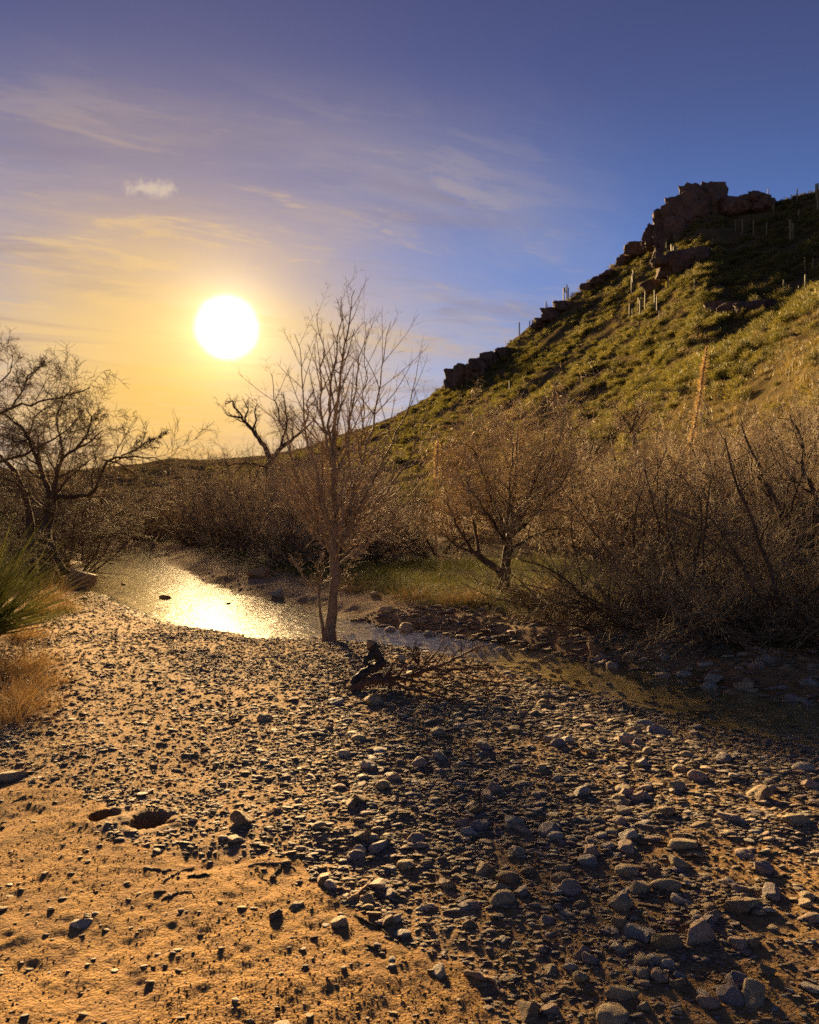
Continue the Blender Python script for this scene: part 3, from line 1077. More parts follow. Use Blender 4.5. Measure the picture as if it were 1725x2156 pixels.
def gn_scatter(name, protos, loc, rot, scl, idx, label, category='stones'):
    """one object of countless pieces: points that carry their own turn, size and kind"""
    me = bpy.data.meshes.new(name)
    n = len(loc)
    me.vertices.add(n)
    me.vertices.foreach_set('co', np.ascontiguousarray(loc, np.float32).ravel())
    for nm, data in (('rot', rot), ('scl', scl)):
        a = me.attributes.new(nm, 'FLOAT_VECTOR', 'POINT')
        a.data.foreach_set('vector', np.ascontiguousarray(data, np.float32).ravel())
    a = me.attributes.new('idx', 'INT', 'POINT')
    a.data.foreach_set('value', np.ascontiguousarray(idx, np.int32))
    me.update()
    pc = bpy.data.collections.new(name + '_kinds')
    for i, (pm, mt) in enumerate(protos):
        m2 = pm.copy()
        m2.materials.clear(); m2.materials.append(mt)
        po = bpy.data.objects.new('%s_kind_%02d' % (name, i), m2)
        pc.objects.link(po)
    ng = bpy.data.node_groups.new(name, 'GeometryNodeTree')
    ng.interface.new_socket('Geometry', in_out='INPUT', socket_type='NodeSocketGeometry')
    ng.interface.new_socket('Geometry', in_out='OUTPUT', socket_type='NodeSocketGeometry')
    N = ng.nodes
    gi = N.new('NodeGroupInput'); go = N.new('NodeGroupOutput')
    ci = N.new('GeometryNodeCollectionInfo')
    ci.inputs['Collection'].default_value = pc
    ci.inputs['Separate Children'].default_value = True
    ci.inputs['Reset Children'].default_value = True
    ip = N.new('GeometryNodeInstanceOnPoints')
    ip.inputs['Pick Instance'].default_value = True
    def att(nm, ty):
        q = N.new('GeometryNodeInputNamedAttribute')
        q.data_type = ty
        q.inputs['Name'].default_value = nm
        return q.outputs['Attribute']
    er = N.new('FunctionNodeEulerToRotation')
    L = ng.links
    L.new(att('rot', 'FLOAT_VECTOR'), er.inputs[0])
    L.new(gi.outputs[0], ip.inputs['Points'])
    L.new(ci.outputs[0], ip.inputs['Instance'])
    L.new(att('idx', 'INT'), ip.inputs['Instance Index'])
    L.new(er.outputs[0], ip.inputs['Rotation'])
    L.new(att('scl', 'FLOAT_VECTOR'), ip.inputs['Scale'])
    L.new(ip.outputs[0], go.inputs[0])
    o = obj(name, me, kind='stuff', label=label, category=category)
    md = o.modifiers.new('scatter', 'NODES')
    md.node_group = ng
    return o


PT = scatter()
# leave the placed stones their room
_hx = np.array([(o.location.x, o.location.y, max(o.scale) * 0.5) for o in bpy.data.objects if o.name.startswith(('river_stone', 'boulder'))])
for hx, hy, hr in _hx:
    PT = PT[~((np.hypot(PT[:, 0] - hx, PT[:, 1] - hy) < hr * 0.9) & (PT[:, 2] > hr * 0.5))]
for hx, hy, hr, hd in HOLES:
    PT = PT[~((np.hypot(PT[:, 0] - hx, PT[:, 1] - hy) < hr * 1.5))]
PZ = ground(PT[:, 0], PT[:, 1])
proj = PT[:, 2] * F / PT[:, 1]
inview = (np.abs(PT[:, 0] / PT[:, 1]) < 0.505) & (EYE - PZ < PT[:, 1] * 0.635)
_s, _side = stream(PT[:, 0], PT[:, 1])
rank = np.where(inview & (PZ > -0.14), proj, 0)
top = np.argsort(-rank)[:235]
single = np.zeros(len(PT), bool); single[top] = True
cnames = ['tan', 'grey', 'pinkish', 'pinkish', 'purplish', 'tan', 'brown', 'pale']
for i in top:
    shp = ['rounded', 'angular', 'angular', 'flat', 'flat'][int(rng.integers(5))]
    cn = cnames[int(rng.integers(len(cnames)))]
    place = 'on the far shore of the stream' if _side[i] > 0 else ('lying loose in the gravel bar' if gravel(PT[i:i + 1, 0], PT[i:i + 1, 1])[0] > .3 else 'lying on open sand')
    lab = f'{shp} {cn} cobble {place}'
    put_stone('cobble', shp, cn, PT[i, 0], PT[i, 1], PT[i, 2], lab, 'stone', lab + 's')
rest = ~single
P_ = PT[rest]; Z_ = PZ[rest]; n_ = len(P_)
lowm = []
for i in range(14):
    if i < 2:
        v, f = rock(2, 6, rng, .62, .92, .9, .08, 1.6, (1, .85, .5))
    elif i < 6:
        v, f = rock(2, 10, rng, .5, .85, .98, .08, 2.2, (1, .8, .48))
    else:
        v, f = rock(2, 9, rng, .5, .9, .98, .07, 2.2, (1, .75, .26))
    lowm.append((mesh_np('pebble', v, f), M_stone['mixed']))
sc_ = np.repeat(P_[:, 2:3], 3, 1) * rng.uniform(.8, 1.2, (n_, 3)) * np.array([1, 1, .58])
gn_scatter('gravel', lowm, np.stack([P_[:, 0], P_[:, 1], Z_ + P_[:, 2] * 0.05], 1),
           lean(n_, 18, 8), sc_, rng.integers(0, 14, n_),
           'small mixed pebbles covering the gravel bar and stream bed', 'gravel')

M_clod = simple('sand_clods', (0.34, 0.20, 0.07), (0.46, 0.29, 0.115), 3, 0.95, 0.05, 12, 0.03, 0.35)
n_ = 100000
gy = 1.9 + 4.6 * rng.uniform(0, 1, n_) ** 1.2
gx = rng.uniform(-.58, .58, n_) * gy
keep = (gravel(gx, gy) < .5) & (rng.uniform(0, 1, n_) < .12 + .88 * ss(-.35, .3, fbm2(gx, gy, .5, 3, 95)))
for hx, hy, hr, hd in HOLES:
    keep &= np.hypot(gx - hx, gy - hy) > hr
gx, gy = gx[keep], gy[keep]
n_ = len(gx)
gw = .0035 * (4.0) ** (rng.uniform(0, 1, n_) ** 2.6)
gn_scatter('grit', [(m_, M_clod) for m_, _ in lowm[4:]] + [(lowm[5][0], M_stone['mixed'])], np.stack([gx, gy, ground(gx, gy) + gw * .15], 1),
           np.stack([rng.normal(0, .25, n_), rng.normal(0, .25, n_), rng.uniform(0, 6.28, n_)], 1), np.repeat(gw[:, None], 3, 1) * rng.uniform(.7, 1.2, (n_, 3)) * np.array([1, 1, .4]), rng.integers(0, 11, n_),
           'coarse grit and crumbs of sand on the sand flat', 'grit')

# ------------------------------------------------------------------ crags on the hill
def crag(label, blocks, seed=0):
    """one outcrop of jointed blocks that grow out of the slope; a block is layout x, y, width, height"""
    rg = np.random.default_rng(900 + seed)
    parts = []
    base = None
    for (dx, dy, w, h) in blocks:
        yr = float(np.interp((dx - CX) / F, R_U, RID[:, 2]))
        x, y, z = G(dx, dy + h * .45)
        y = min(y, yr) - 1.0
        if base is not None and abs(y - base[1]) > 5:
            y = base[1] + 5 * np.sign(y - base[1])
        x, y, z = disp(dx, dy, y)
        W, H = w * y / F, h * y / F
        if base is None:
            base = np.array([x, y, z])
        for j in range(4):
            V, Fc = ICO[4]
            V = V / np.abs(V).max(1, keepdims=True) * .55
            for _ in range(9):
                dq = rg.normal(size=3) * np.array([1, 1, .45]); dq /= np.linalg.norm(dq)
                V = V - np.clip(V @ dq - rg.uniform(.36, .62), 0, None)[:, None] * dq[None]
            ca_, sa_ = math.cos(rg.uniform(0, 1.5)), math.sin(rg.uniform(-.8, .8))
            V = V @ np.array([[ca_, -sa_, 0], [sa_, ca_, 0], [rg.uniform(-.15, .15), 0, 1]])
            V = V / (V.max(0) - V.min(0))
            V = V + 0.11 * np.stack([fbm(V * 5 + k, 6, 31 + seed + j, .62) for k in (3, 13, 23)], 1)
            V = V * (1 + 0.10 * np.round(fbm(V * np.array([3, 3, 9]) + 7, 3, 39 + seed) * 5)[:, None] / 5)
            sz = 1.0 if j == 0 else rg.uniform(.35, .62)
            c = np.zeros(3) if j == 0 else np.array([rg.uniform(-.45, .45), rg.uniform(-.45, .1), rg.uniform(-.5, .22)])
            V = (V * sz + c) * np.array([W * 1.25, W, H * 1.1])
            parts.append((V + np.array([x, y, z]) - base, Fc))
    me = mesh_np('rock_outcrop', *join(parts), False)
    return obj('rock_outcrop', me, M_rock, loc=tuple(base), label=label, category='rock')


CRAGS = [
    ('tall jagged reddish crag crowning the hilltop', [(1385, 500, 46, 44), (1408, 475, 52, 56), (1440, 450, 60, 70), (1470, 425, 56, 64), (1497, 415, 48, 50), (1500, 460, 50, 80), (1455, 490, 70, 70), (1415, 520, 60, 50)]),
    ('sunken shoulder of dark rock beside the hilltop crag', [(1545, 436, 46, 36), (1580, 430, 56, 34), (1608, 430, 34, 30)]),
    ('broken rock step below the hilltop crag on the skyline', [(1345, 528, 44, 26), (1318, 548, 36, 20)]),
    ('rough dark face under the hilltop crag', [(1420, 560, 70, 50), (1460, 550, 60, 44)]),
    ('thin rock rib along the middle of the skyline', [(1262, 592, 34, 14), (1238, 606, 32, 14), (1284, 576, 28, 12)]),
    ('dark rock band on the skyline with shrubs on top', [(1140, 680, 34, 20), (1162, 662, 38, 24), (1186, 646, 32, 18)]),
    ('dark cliff near the low end of the ridge', [(1012, 776, 40, 40), (1036, 758, 38, 32), (1058, 744, 30, 22)]),
    ('lowest dark cliff ending the ridge against the bright sky', [(952, 800, 28, 40), (972, 790, 34, 44), (990, 786, 24, 36)]),
    ('brown slabs exposed in the middle of the slope', [(1540, 655, 60, 26), (1590, 650, 70, 30), (1508, 650, 44, 22)]),
    ('small brown ledge below the saguaro cluster', [(1385, 605, 50, 18), (1420, 600, 40, 16)]),
]
for i, (lab, bl) in enumerate(CRAGS):
    crag(lab, bl, i)


# ================================================================== blades: grasses and leafy shrubs
def blades(base, d, L, W, K, droop, rg, curl=0.05):
    """thin tapering leaf strips; base (N,3), d (N,3), L (N,), W (N,)"""
    N = len(base)
    d = d / np.linalg.norm(d, axis=1, keepdims=True)
    side = np.cross(d, rg.normal(size=(N, 3)))
    side /= np.linalg.norm(side, axis=1, keepdims=True) + 1e-9
    P = np.zeros((N, K, 3)); P[:, 0] = base
    p = base.copy(); dd = d.copy()
    for k in range(1, K):
        dd = dd + curl * rg.normal(size=(N, 3)); dd[:, 2] -= droop
        dd /= np.linalg.norm(dd, axis=1, keepdims=True)
        p = p + dd * (L / (K - 1))[:, None]
        P[:, k] = p
    wd = W[:, None] * np.linspace(1, 0.12, K)[None] / 2
    A = P - side[:, None] * wd[..., None]
    B = P + side[:, None] * wd[..., None]
    V = np.stack([A, B], 2).reshape(-1, 3)
    idx = np.arange(N * K * 2).reshape(N, K, 2)
    Q = np.stack([idx[:, :-1, 0], idx[:, :-1, 1], idx[:, 1:, 1], idx[:, 1:, 0]], -1).reshape(-1, 4)
    return V, Q


def hemi(N, rg, lo=5, hi=85):
    az = rg.uniform(0, 2 * np.pi, N); el = np.radians(rg.uniform(lo, hi, N))
    return np.stack([np.cos(az) * np.cos(el), np.sin(az) * np.cos(el), np.sin(el)], 1)


def shrub_mesh(seed, n=900, clumps=16):
    """unit desert shrub, about 1 wide and 0.75 tall, made of leafy sprays"""
    rg = np.random.default_rng(seed)
    cd = hemi(clumps, rg, 8, 80)
    cr = rg.uniform(0.24, 0.46, clumps)
    cc = cd * cr[:, None] * np.array([1, 1, 1.15])
    k = rg.integers(0, clumps, n)
    off = rg.normal(0, 0.075, (n, 3))
    base = cc[k] + off
    base[:, 2] = np.abs(base[:, 2]) + 0.02
    d = base / np.linalg.norm(base, axis=1, keepdims=True) + rg.normal(0, .45, (n, 3)) + np.array([0, 0, .5])
    V, Q = blades(base, d, rg.uniform(.06, .15, n), rg.uniform(.010, .022, n), 2, 0.05, rg)
    # stems
    m = clumps
    st = np.zeros((m, 4, 3))
    for j in range(4):
        st[:, j] = cc * (j / 3.0) * np.array([1, 1, 1])
    v2, q2 = tubes(st, np.full((m, 4), .008) * np.linspace(1, .4, 4)[None], 3)
    V, Q = join([(V, Q), (v2, q2)])
    return mesh_np('desert_shrub', V, Q, False)


SHRUBS = [shrub_mesh(300 + i, 1000 if i < 4 else 700, 18 if i < 4 else 12) for i in range(7)]


def hill_shrubs():
    n = 22000
    th = rng.uniform(math.radians(-14), math.radians(33), n)
    Y = 22 + 240 * rng.uniform(0, 1, n) ** 0.62
    x = np.tan(th) * Y
    hz, t = hill(x, Y)
    keep = (t > 0.015) & (t < 1.0) & (hz > 0.2) & (hz > 1.6 - 1.6 * ss(28, 45, Y))
    dens = ss(-0.30, 0.22, fbm2(x, Y, 9, 3, 101)) * 0.9 + 0.10
    keep &= rng.uniform(0, 1, n) < dens
    x, Y, t = x[keep], Y[keep], t[keep]
    # stay clear of the crags' faces and of the thicket in the wash
    z = ground(x, Y)
    w = (0.8 + 2.6 * rng.uniform(0, 1, len(x)) ** 1.5) * (.55 + .45 * ss(25, 90, Y))
    pr = w / Y * ((x / Y > -0.13) & (x / Y < 0.515))
    order = np.argsort(-pr)
    x, Y, z, w = x[order], Y[order], z[order], w[order]
    kind = rng.integers(0, 7, len(x))
    for i in range(260):
        me = SHRUBS[kind[i]]
        grn = rng.uniform() < 0.7
        lab = 'yellow green leafy desert shrub on the lower hillside' if grn else 'dull olive desert shrub on the lower hillside'
        if len(me.materials) == 0:
            me.materials.append(M_shrub)
        o = obj('desert_shrub', me, label=lab, category='shrub', group=lab + 's')
        o.material_slots[0].link = 'OBJECT'
        o.material_slots[0].material = M_shrub if grn else M_shrub2
        o.location = (x[i], Y[i], z[i] - 0.1)
        o.rotation_euler = (0, 0, rng.uniform(0, 6.28))
        o.scale = (w[i], w[i], w[i] * rng.uniform(.6, .95))
    r = slice(260, None)
    m = len(x) - 260
    protos = [(s, M_shrub if j < 5 else M_shrub2) for j, s in enumerate(SHRUBS)]
    gn_scatter('hillside_scrub', protos, np.stack([x[r], Y[r], z[r] - 0.1], 1), np.stack([np.zeros(m), np.zeros(m), rng.uniform(0, 6.28, m)], 1),
               np.stack([w[r], w[r], w[r] * rng.uniform(.5, .85, m)], 1), kind[r], 'scattered low desert scrub covering the rocky hillside', 'scrub')


hill_shrubs()


def hill_grass():
    rg = np.random.default_rng(71)
    kinds = []
    for k in range(3):
        n = 70
        b = rg.normal(0, .16, (n, 3)); b[:, 2] = 0
        V, Q = blades(b, hemi(n, rg, 30, 88), rg.uniform(.18, .5, n), np.full(n, .022), 3, .08, rg)
        kinds.append((mesh_np('grass_tuft', V, Q, False), M_straw))
    n = 3500
    Y = 17 + 110 * rng.uniform(0, 1, n) ** 1.3
    x = rng.uniform(-.02, .56, n) * Y
    hz, t = hill(x, Y)
    keep = (t > .01) & (t < .8)
    x, Y = x[keep], Y[keep]
    m = len(x)
    gn_scatter('hillside_grass', kinds, np.stack([x, Y, ground(x, Y) - .03], 1), np.stack([np.zeros(m), np.zeros(m), rng.uniform(0, 6.28, m)], 1),
               np.repeat(rng.uniform(.6, 1.5, m)[:, None], 3, 1), rng.integers(0, 3, m), 'dry straw coloured grass between the shrubs of the hillside', 'grass')


hill_grass()


# ------------------------------------------------------------------ saguaros
def column(P, rad, S=12):
    P = np.asarray(P, float)
    K = len(P)
    R = np.full(K, rad)
    V, Q = tubes(P[None], R[None], S)
    V = V.reshape(K, S, 3)
    rib = np.where(np.arange(S) % 2 == 0, 1.0, 0.82)
    c = P[:, None, :]
    V = c + (V - c) * rib[None, :, None]
    return V.reshape(-1, 3), Q


def sag_part(pts, rad, taper_base=False):
    pts = np.asarray(pts, float)
    P = resample(pts, 12)
    d = P[-1] - P[-2]; d /= np.linalg.norm(d)
    P = np.concatenate([P, [P[-1] + d * rad * .5, P[-1] + d * rad * .8, P[-1] + d * rad * .95]])
    V, Q = column(P, rad)
    V = V.reshape(len(P), 12, 3)
    f = np.ones(len(P)); f[-3:] = (.85, .55, .08)
    if taper_base:
        f[0] = .5; f[1] = .8
    V = P[:, None] + (V - P[:, None]) * f[:, None, None]
    return mesh_np('saguaro', V.reshape(-1, 3), Q, True)


SAG_COL = [sag_part([(0, 0, -.06), (0, 0, .5), (.01 * i, 0, 1)], .048 - .004 * i) for i in range(3)]
SAG_ARM = [sag_part([(0, 0, .45 + .1 * i), (.09, 0, .46 + .1 * i), (.125, 0, .55 + .1 * i), (.13, 0, .78 + .06 * i)], .034, True) for i in range(3)]
SAG = [(207, 850, 38, 1), (153, 955, 40, 0), (190, 945, 50, 0), (198, 940, 40, 0), (410, 708, 42, 0), (348, 738, 20, 0), (455, 745, 45, 0), (468, 742, 45, 0), (527, 635, 45, 0), (535, 630, 30, 0), (565, 622, 28, 0), (605, 590, 50, 0), (618, 600, 55, 1), (625, 600, 45, 0), (707, 525, 20, 0), (732, 508, 18, 0), (747, 500, 16, 0), (813, 435, 12, 0), (850, 410, 20, 0), (893, 425, 60, 0), (937, 365, 20, 0), (1010, 365, 45, 0), (1047, 385, 45, 1), (1055, 390, 50, 0), (1095, 350, 30, 0), (1082, 490, 110, 2), (1090, 490, 100, 2), (1097, 490, 80, 0), (903, 570, 60, 1), (912, 565, 80, 1), (942, 455, 28, 0), (893, 685, 58, 0), (907, 695, 50, 0), (934, 660, 60, 0), (940, 665, 55, 0), (946, 640, 60, 0), (962, 640, 65, 0), (1005, 640, 70, 0), (1014, 655, 60, 0), (1062, 560, 55, 0), (1096, 575, 28, 0), (1178, 545, 35, 0), (938, 760, 58, 0), (1025, 705, 50, 0), (367, 1005, 45, 0), (1373, 135, 28, 0), (1502, 165, 40, 0), (1525, 230, 45, 1), (1358, 300, 45, 0), (1388, 300, 45, 0), (1437, 315, 55, 0), (1494, 320, 50, 0), (1605, 175, 34, 0), (1628, 165, 45, 0), (1637, 255, 45, 1), (1598, 345, 80, 2), (1610, 335, 60, 1), (1660, 150, 22, 0), (1680, 148, 26, 0), (1692, 148, 26, 0), (1710, 150, 50, 0), (1718, 200, 90, 1), (1665, 565, 65, 0), (1662, 470, 50, 0), (1570, 575, 55, 0), (1697, 455, 35, 0), (852, 710, 40, 0), (505, 770, 30, 0), (1258, 360, 28, 0), (1385, 340, 35, 0), (345, 860, 30, 0)]


def saguaro(x, y, z, h, arms, lab, group):
    c = obj('saguaro', SAG_COL[int(rng.integers(3))], M_cactus, loc=(x, y, z), label=lab, category='cactus', group=group)
    c.scale = (h, h, h)
    c.rotation_euler = (0, 0, rng.uniform(0, 6.28))
    for a in range(arms):
        m = obj('arm', SAG_ARM[(a + int(rng.integers(2))) % 3], M_cactus, parent=c)
        m.rotation_euler = (0, 0, a * 2.6 + rng.uniform(-.5, .5))


for zx, zy, zh, arms in SAG:
    dx, dy = 897 + zx * .48, 345 + zy * .48
    x, y, z = G(dx, dy)
    lab = 'tall saguaro with several raised arms on the hillside' if arms == 2 else ('saguaro with one raised arm on the hillside' if arms else 'single column saguaro standing on the rocky hillside')
    saguaro(x, y, z - .1, zh * .6 / F * y, arms, lab, lab + 's')
for dx, dy, hh in ((439, 968, 15), (328, 1010, 12), (295, 1018, 15), (311, 1024, 18), (257, 1030, 10)):
    x, y, z = G(dx, dy)
    lab = 'distant saguaro standing beyond the head of the pool'
    saguaro(x, y, z - .1, hh / F * y, 0, lab, lab + 's')


# ================================================================== bare trees and thickets
def build_tree(name, label, category, limbs, base, spec, m_bark, m_twig, seed, trunk=None, group=None, sides=6, minr=.0022):
    """limbs: list of (points, r0, r1) in world space; spec: list of grow settings for the finer orders"""
    rg = np.random.default_rng(seed)
    root = thing(name, label, category, base, group)
    b = np.asarray(base, float)
    if trunk is not None:
        parts = []
        for pts, r0, r1 in trunk:
            P = resample(np.asarray(pts, float) - b, 14)
            P[1:-1] += rg.normal(0, .012, P[1:-1].shape) * (r0 / .1)
            R = np.linspace(r0, r1, 14) * (1 + .10 * rg.normal(size=14))
            R[0] *= 1.75; R[1] *= 1.2
            parts.append(tubes(P[None], R[None], 10))
        obj('trunk', mesh_np('trunk', *join(parts)), m_bark, root)
    LP, LR = [], []
    for pts, r0, r1 in limbs:
        P = resample(np.asarray(pts, float) - b, 16)
        P[1:] += rg.normal(0, .010, P[1:].shape) * np.linalg.norm(P[-1] - P[0]) * .6
        LP.append(P); LR.append(np.linspace(r0, r1, 16))
    LP = np.array(LP); LR = np.array(LR)
    ids = np.arange(len(LP))
    levels = [(LP, LR, ids)]
    for sp in spec:
        P, R, I = levels[-1]
        nxt = grow(P, R, rg=rg, ids=I, rmin=minr, **sp)
        if sp.get('n') and len(levels) >= 2 and sp is spec[-1] and False:
            pass
        levels.append(nxt)
    for i in range(len(LP)):
        V, Q = tubes(LP[i:i + 1], LR[i:i + 1], sides)
        P1, R1, I1 = levels[1]
        m = I1 == i
        parts = [(V, Q), tubes(P1[m], R1[m], 4)]
        br = obj('branch', mesh_np('branch', *join(parts)), m_bark, root)
        tw = []
        for P, R, I in levels[2:]:
            m = I == i
            if m.any():
                tw.append(tubes(P[m], R[m], 3))
        if tw:
            obj('twigs', mesh_np('twigs', *join(tw)), m_twig, br)
    return root


def lp(pts, Y, dy=0.0, rg=None):
    """a limb traced in the layout sketch at depth Y (+ its own depth changes)"""
    out = []
    for k, p in enumerate(pts):
        yy = Y + (p[2] if len(p) > 2 else 0)
        out.append(disp(p[0], p[1], yy))
    return out


# ---- young tree by the water
def young_tree():
    x, y, _ = G(693, 1352)
    z = gz(x, y)
    rg = np.random.default_rng(77)
    Y = y
    base = (x, y, z)
    tr = lp([(693, 1358), (700, 1290), (705, 1220), (706, 1130), (702, 1040), (706, 960), (704, 900)], Y)
    side = lp([(685, 1354), (679, 1320), (674, 1285), (671, 1250), (674, 1205)], Y, 0)
    limbs = []
    # leaders
    for pts in ([(704, 910), (712, 840), (722, 760), (735, 680), (741, 630), (746, 610)],
                [(704, 960), (690, 880), (700, 780), (712, 715), (718, 665), (720, 625)],
                [(704, 1000), (680, 900), (672, 800), (682, 720), (668, 660)],
                [(705, 1020), (735, 920), (745, 840), (755, 760), (778, 690)],
                [(705, 1140), (755, 1000), (790, 880), (808, 770), (822, 680)],
                [(703, 1150), (662, 1010), (644, 880), (636, 780), (628, 705)],
                [(704, 1170), (775, 1030), (830, 920), (868, 830), (880, 765)],
                [(703, 1180), (645, 1050), (605, 940), (580, 850), (572, 785)],
                [(705, 1180), (745, 1040), (765, 920), (768, 810), (772, 705)],
                [(704, 1150), (840, 1010), (895, 900), (900, 840)]):
        dd = rg.uniform(-.7, .7)
        limbs.append((lp([(a, b_, dd * k / len(pts)) for k, (a, b_) in enumerate(pts)], Y), rg.uniform(.021, .030), .004))
    # ring of side limbs sweeping out and up
    T = np.array(resample(tr, 40))
    for k in range(34):
        t = rg.uniform(.33, .97) if k < 22 else rg.uniform(.34, .6)
        p = T[int(t * 39)]
        az = k * 2.4 + rg.uniform(-.4, .4)
        L = (1.8 - .75 * t) * rg.uniform(.7, 1.1)
        el = math.radians(rg.uniform(8, 38) + 20 * t)
        pts = [p]
        d = np.array([math.cos(az) * math.cos(el), .8 * math.sin(az) * math.cos(el), math.sin(el)])
        for j in range(6):
            d = d + np.array([0, 0, .13]) + rg.normal(0, .05, 3); d /= np.linalg.norm(d)
            pts.append(pts[-1] + d * L / 6)
        limbs.append((pts, .012 * rg.uniform(.7, 1.2), .003))
    S2 = np.array(resample(side, 20))
    for k in range(3):
        p = S2[int(rg.uniform(9, 19))]
        az = k * 2.4
        d = np.array([math.cos(az), math.sin(az), .6]); pts = [p]
        for j in range(5):
            d = d + np.array([0, 0, .1]) + rg.normal(0, .08, 3); d /= np.linalg.norm(d)
            pts.append(pts[-1] + d * .16)
        limbs.append((pts, .009, .003))
    spec = [dict(n=15, t0=.12, t1=.97, ang=34, angv=9, L=-.34, fall=.45, K=6, curl=.06, up=.07, rr=.55, opp=True),
            dict(n=6, t0=.2, t1=.97, ang=40, angv=10, L=-.42, fall=.4, K=5, curl=.07, up=.05, rr=.6, opp=True),
            dict(n=2, t0=.4, t1=.9, ang=42, angv=10, L=-.36, fall=.3, K=3, curl=.08, up=.04, rr=.7, opp=True)]
    build_tree('young_tree', 'slender leafless young tree with upswept pale twigs beside the stream', 'tree', limbs, base, spec, M_bark_pale, M_twig_pale, 5,
               trunk=[(tr, .078, .03), (side, .026, .012)], minr=.0017)


young_tree()


# ---- old leafless tree on the left bank, its limb arching over the pool
def left_tree():
    Y = 17.0
    x, _, _ = disp(95, 1180, Y)
    base = (x, Y, gz(x, Y) - .05)
    zb = base[2]
    bpy_base = (88, CY - (zb - EYE) * F / Y)
    by = bpy_base[1]
    trunk = [(lp([(92, by + 8), (98, 1130), (104, 1090), (112, 1050)], Y), .14, .09),
             (lp([(60, by + 6, .3), (66, 1110, .4), (58, 1050, .5), (30, 990, .6)], Y), .10, .065),
             (lp([(136, 1207, -.6), (120, 1170, -.5), (104, 1140, -.3), (100, 1100, 0)], Y), .05, .06)]
    L = []
    def add(pts, r0, r1=.012):
        L.append((lp(pts, Y), r0 * .72, r1 * .8))
    add([(108, 1060), (118, 1020), (122, 985), (133, 960), (160, 945), (195, 932), (215, 905)], .085)
    add([(160, 945), (185, 915), (190, 895), (196, 880), (180, 860)], .045)
    add([(112, 1050), (150, 1045), (196, 1044, -.3), (213, 1022, -.4), (213, 990, -.5), (217, 968, -.5), (255, 960, -.6), (313, 962, -.7), (345, 970, -.8)], .072)
    add([(255, 960, -.6), (290, 945, -.5), (310, 930, -.4), (340, 920, -.2)], .028)
    add([(217, 968, -.5), (250, 975, -.4), (285, 1000, -.3)], .03)
    add([(112, 1055), (90, 1000), (62, 925), (50, 900), (20, 880), (-30, 850)], .09)
    add([(90, 1000), (85, 960), (60, 920, .3), (75, 870, .4), (110, 850, .5)], .05)
    add([(-120, 900), (-40, 890), (0, 877), (25, 856), (79, 848), (144, 834), (190, 818)], .06)
    add([(25, 856), (50, 820), (60, 790), (90, 770)], .03)
    add([(-120, 860), (-40, 830), (10, 800), (30, 775), (25, 745)], .04)
    add([(-60, 985), (0, 972), (60, 955), (90, 935), (130, 920), (165, 880)], .055)
    add([(30, 990, .6), (0, 960, .6), (-40, 920, .4), (-90, 890, .2)], .075)
    add([(112, 1050), (140, 1010, .6), (170, 985, 1.0), (200, 960, 1.4)], .05)
    add([(100, 1080), (60, 1040, -.8), (20, 1010, -1.3), (-20, 1000, -1.6)], .05)
    add([(133, 960), (128, 920, .3), (118, 885, .5), (125, 855, .7), (150, 820, .8)], .045)
    add([(62, 925), (30, 930, -.4), (0, 915, -.7), (-30, 910, -1)], .035)
    spec = [dict(n=12, t0=.2, t1=.98, ang=50, angv=14, L=-.42, fall=.3, K=8, curl=.15, up=.03, rr=.42),
            dict(n=8, t0=.15, t1=.98, ang=48, angv=14, L=-.5, fall=.3, K=6, curl=.15, up=.01, rr=.5),
            dict(n=8, t0=.1, t1=.98, ang=46, angv=14, L=-.62, fall=.3, K=5, curl=.14, up=.0, rr=.6)]
    build_tree('old_tree', 'large dark leafless tree leaning over the pool from the left bank', 'tree', L, base, spec, M_bark_dark, M_twig_dark, 6, trunk=trunk, minr=.0048)


left_tree()


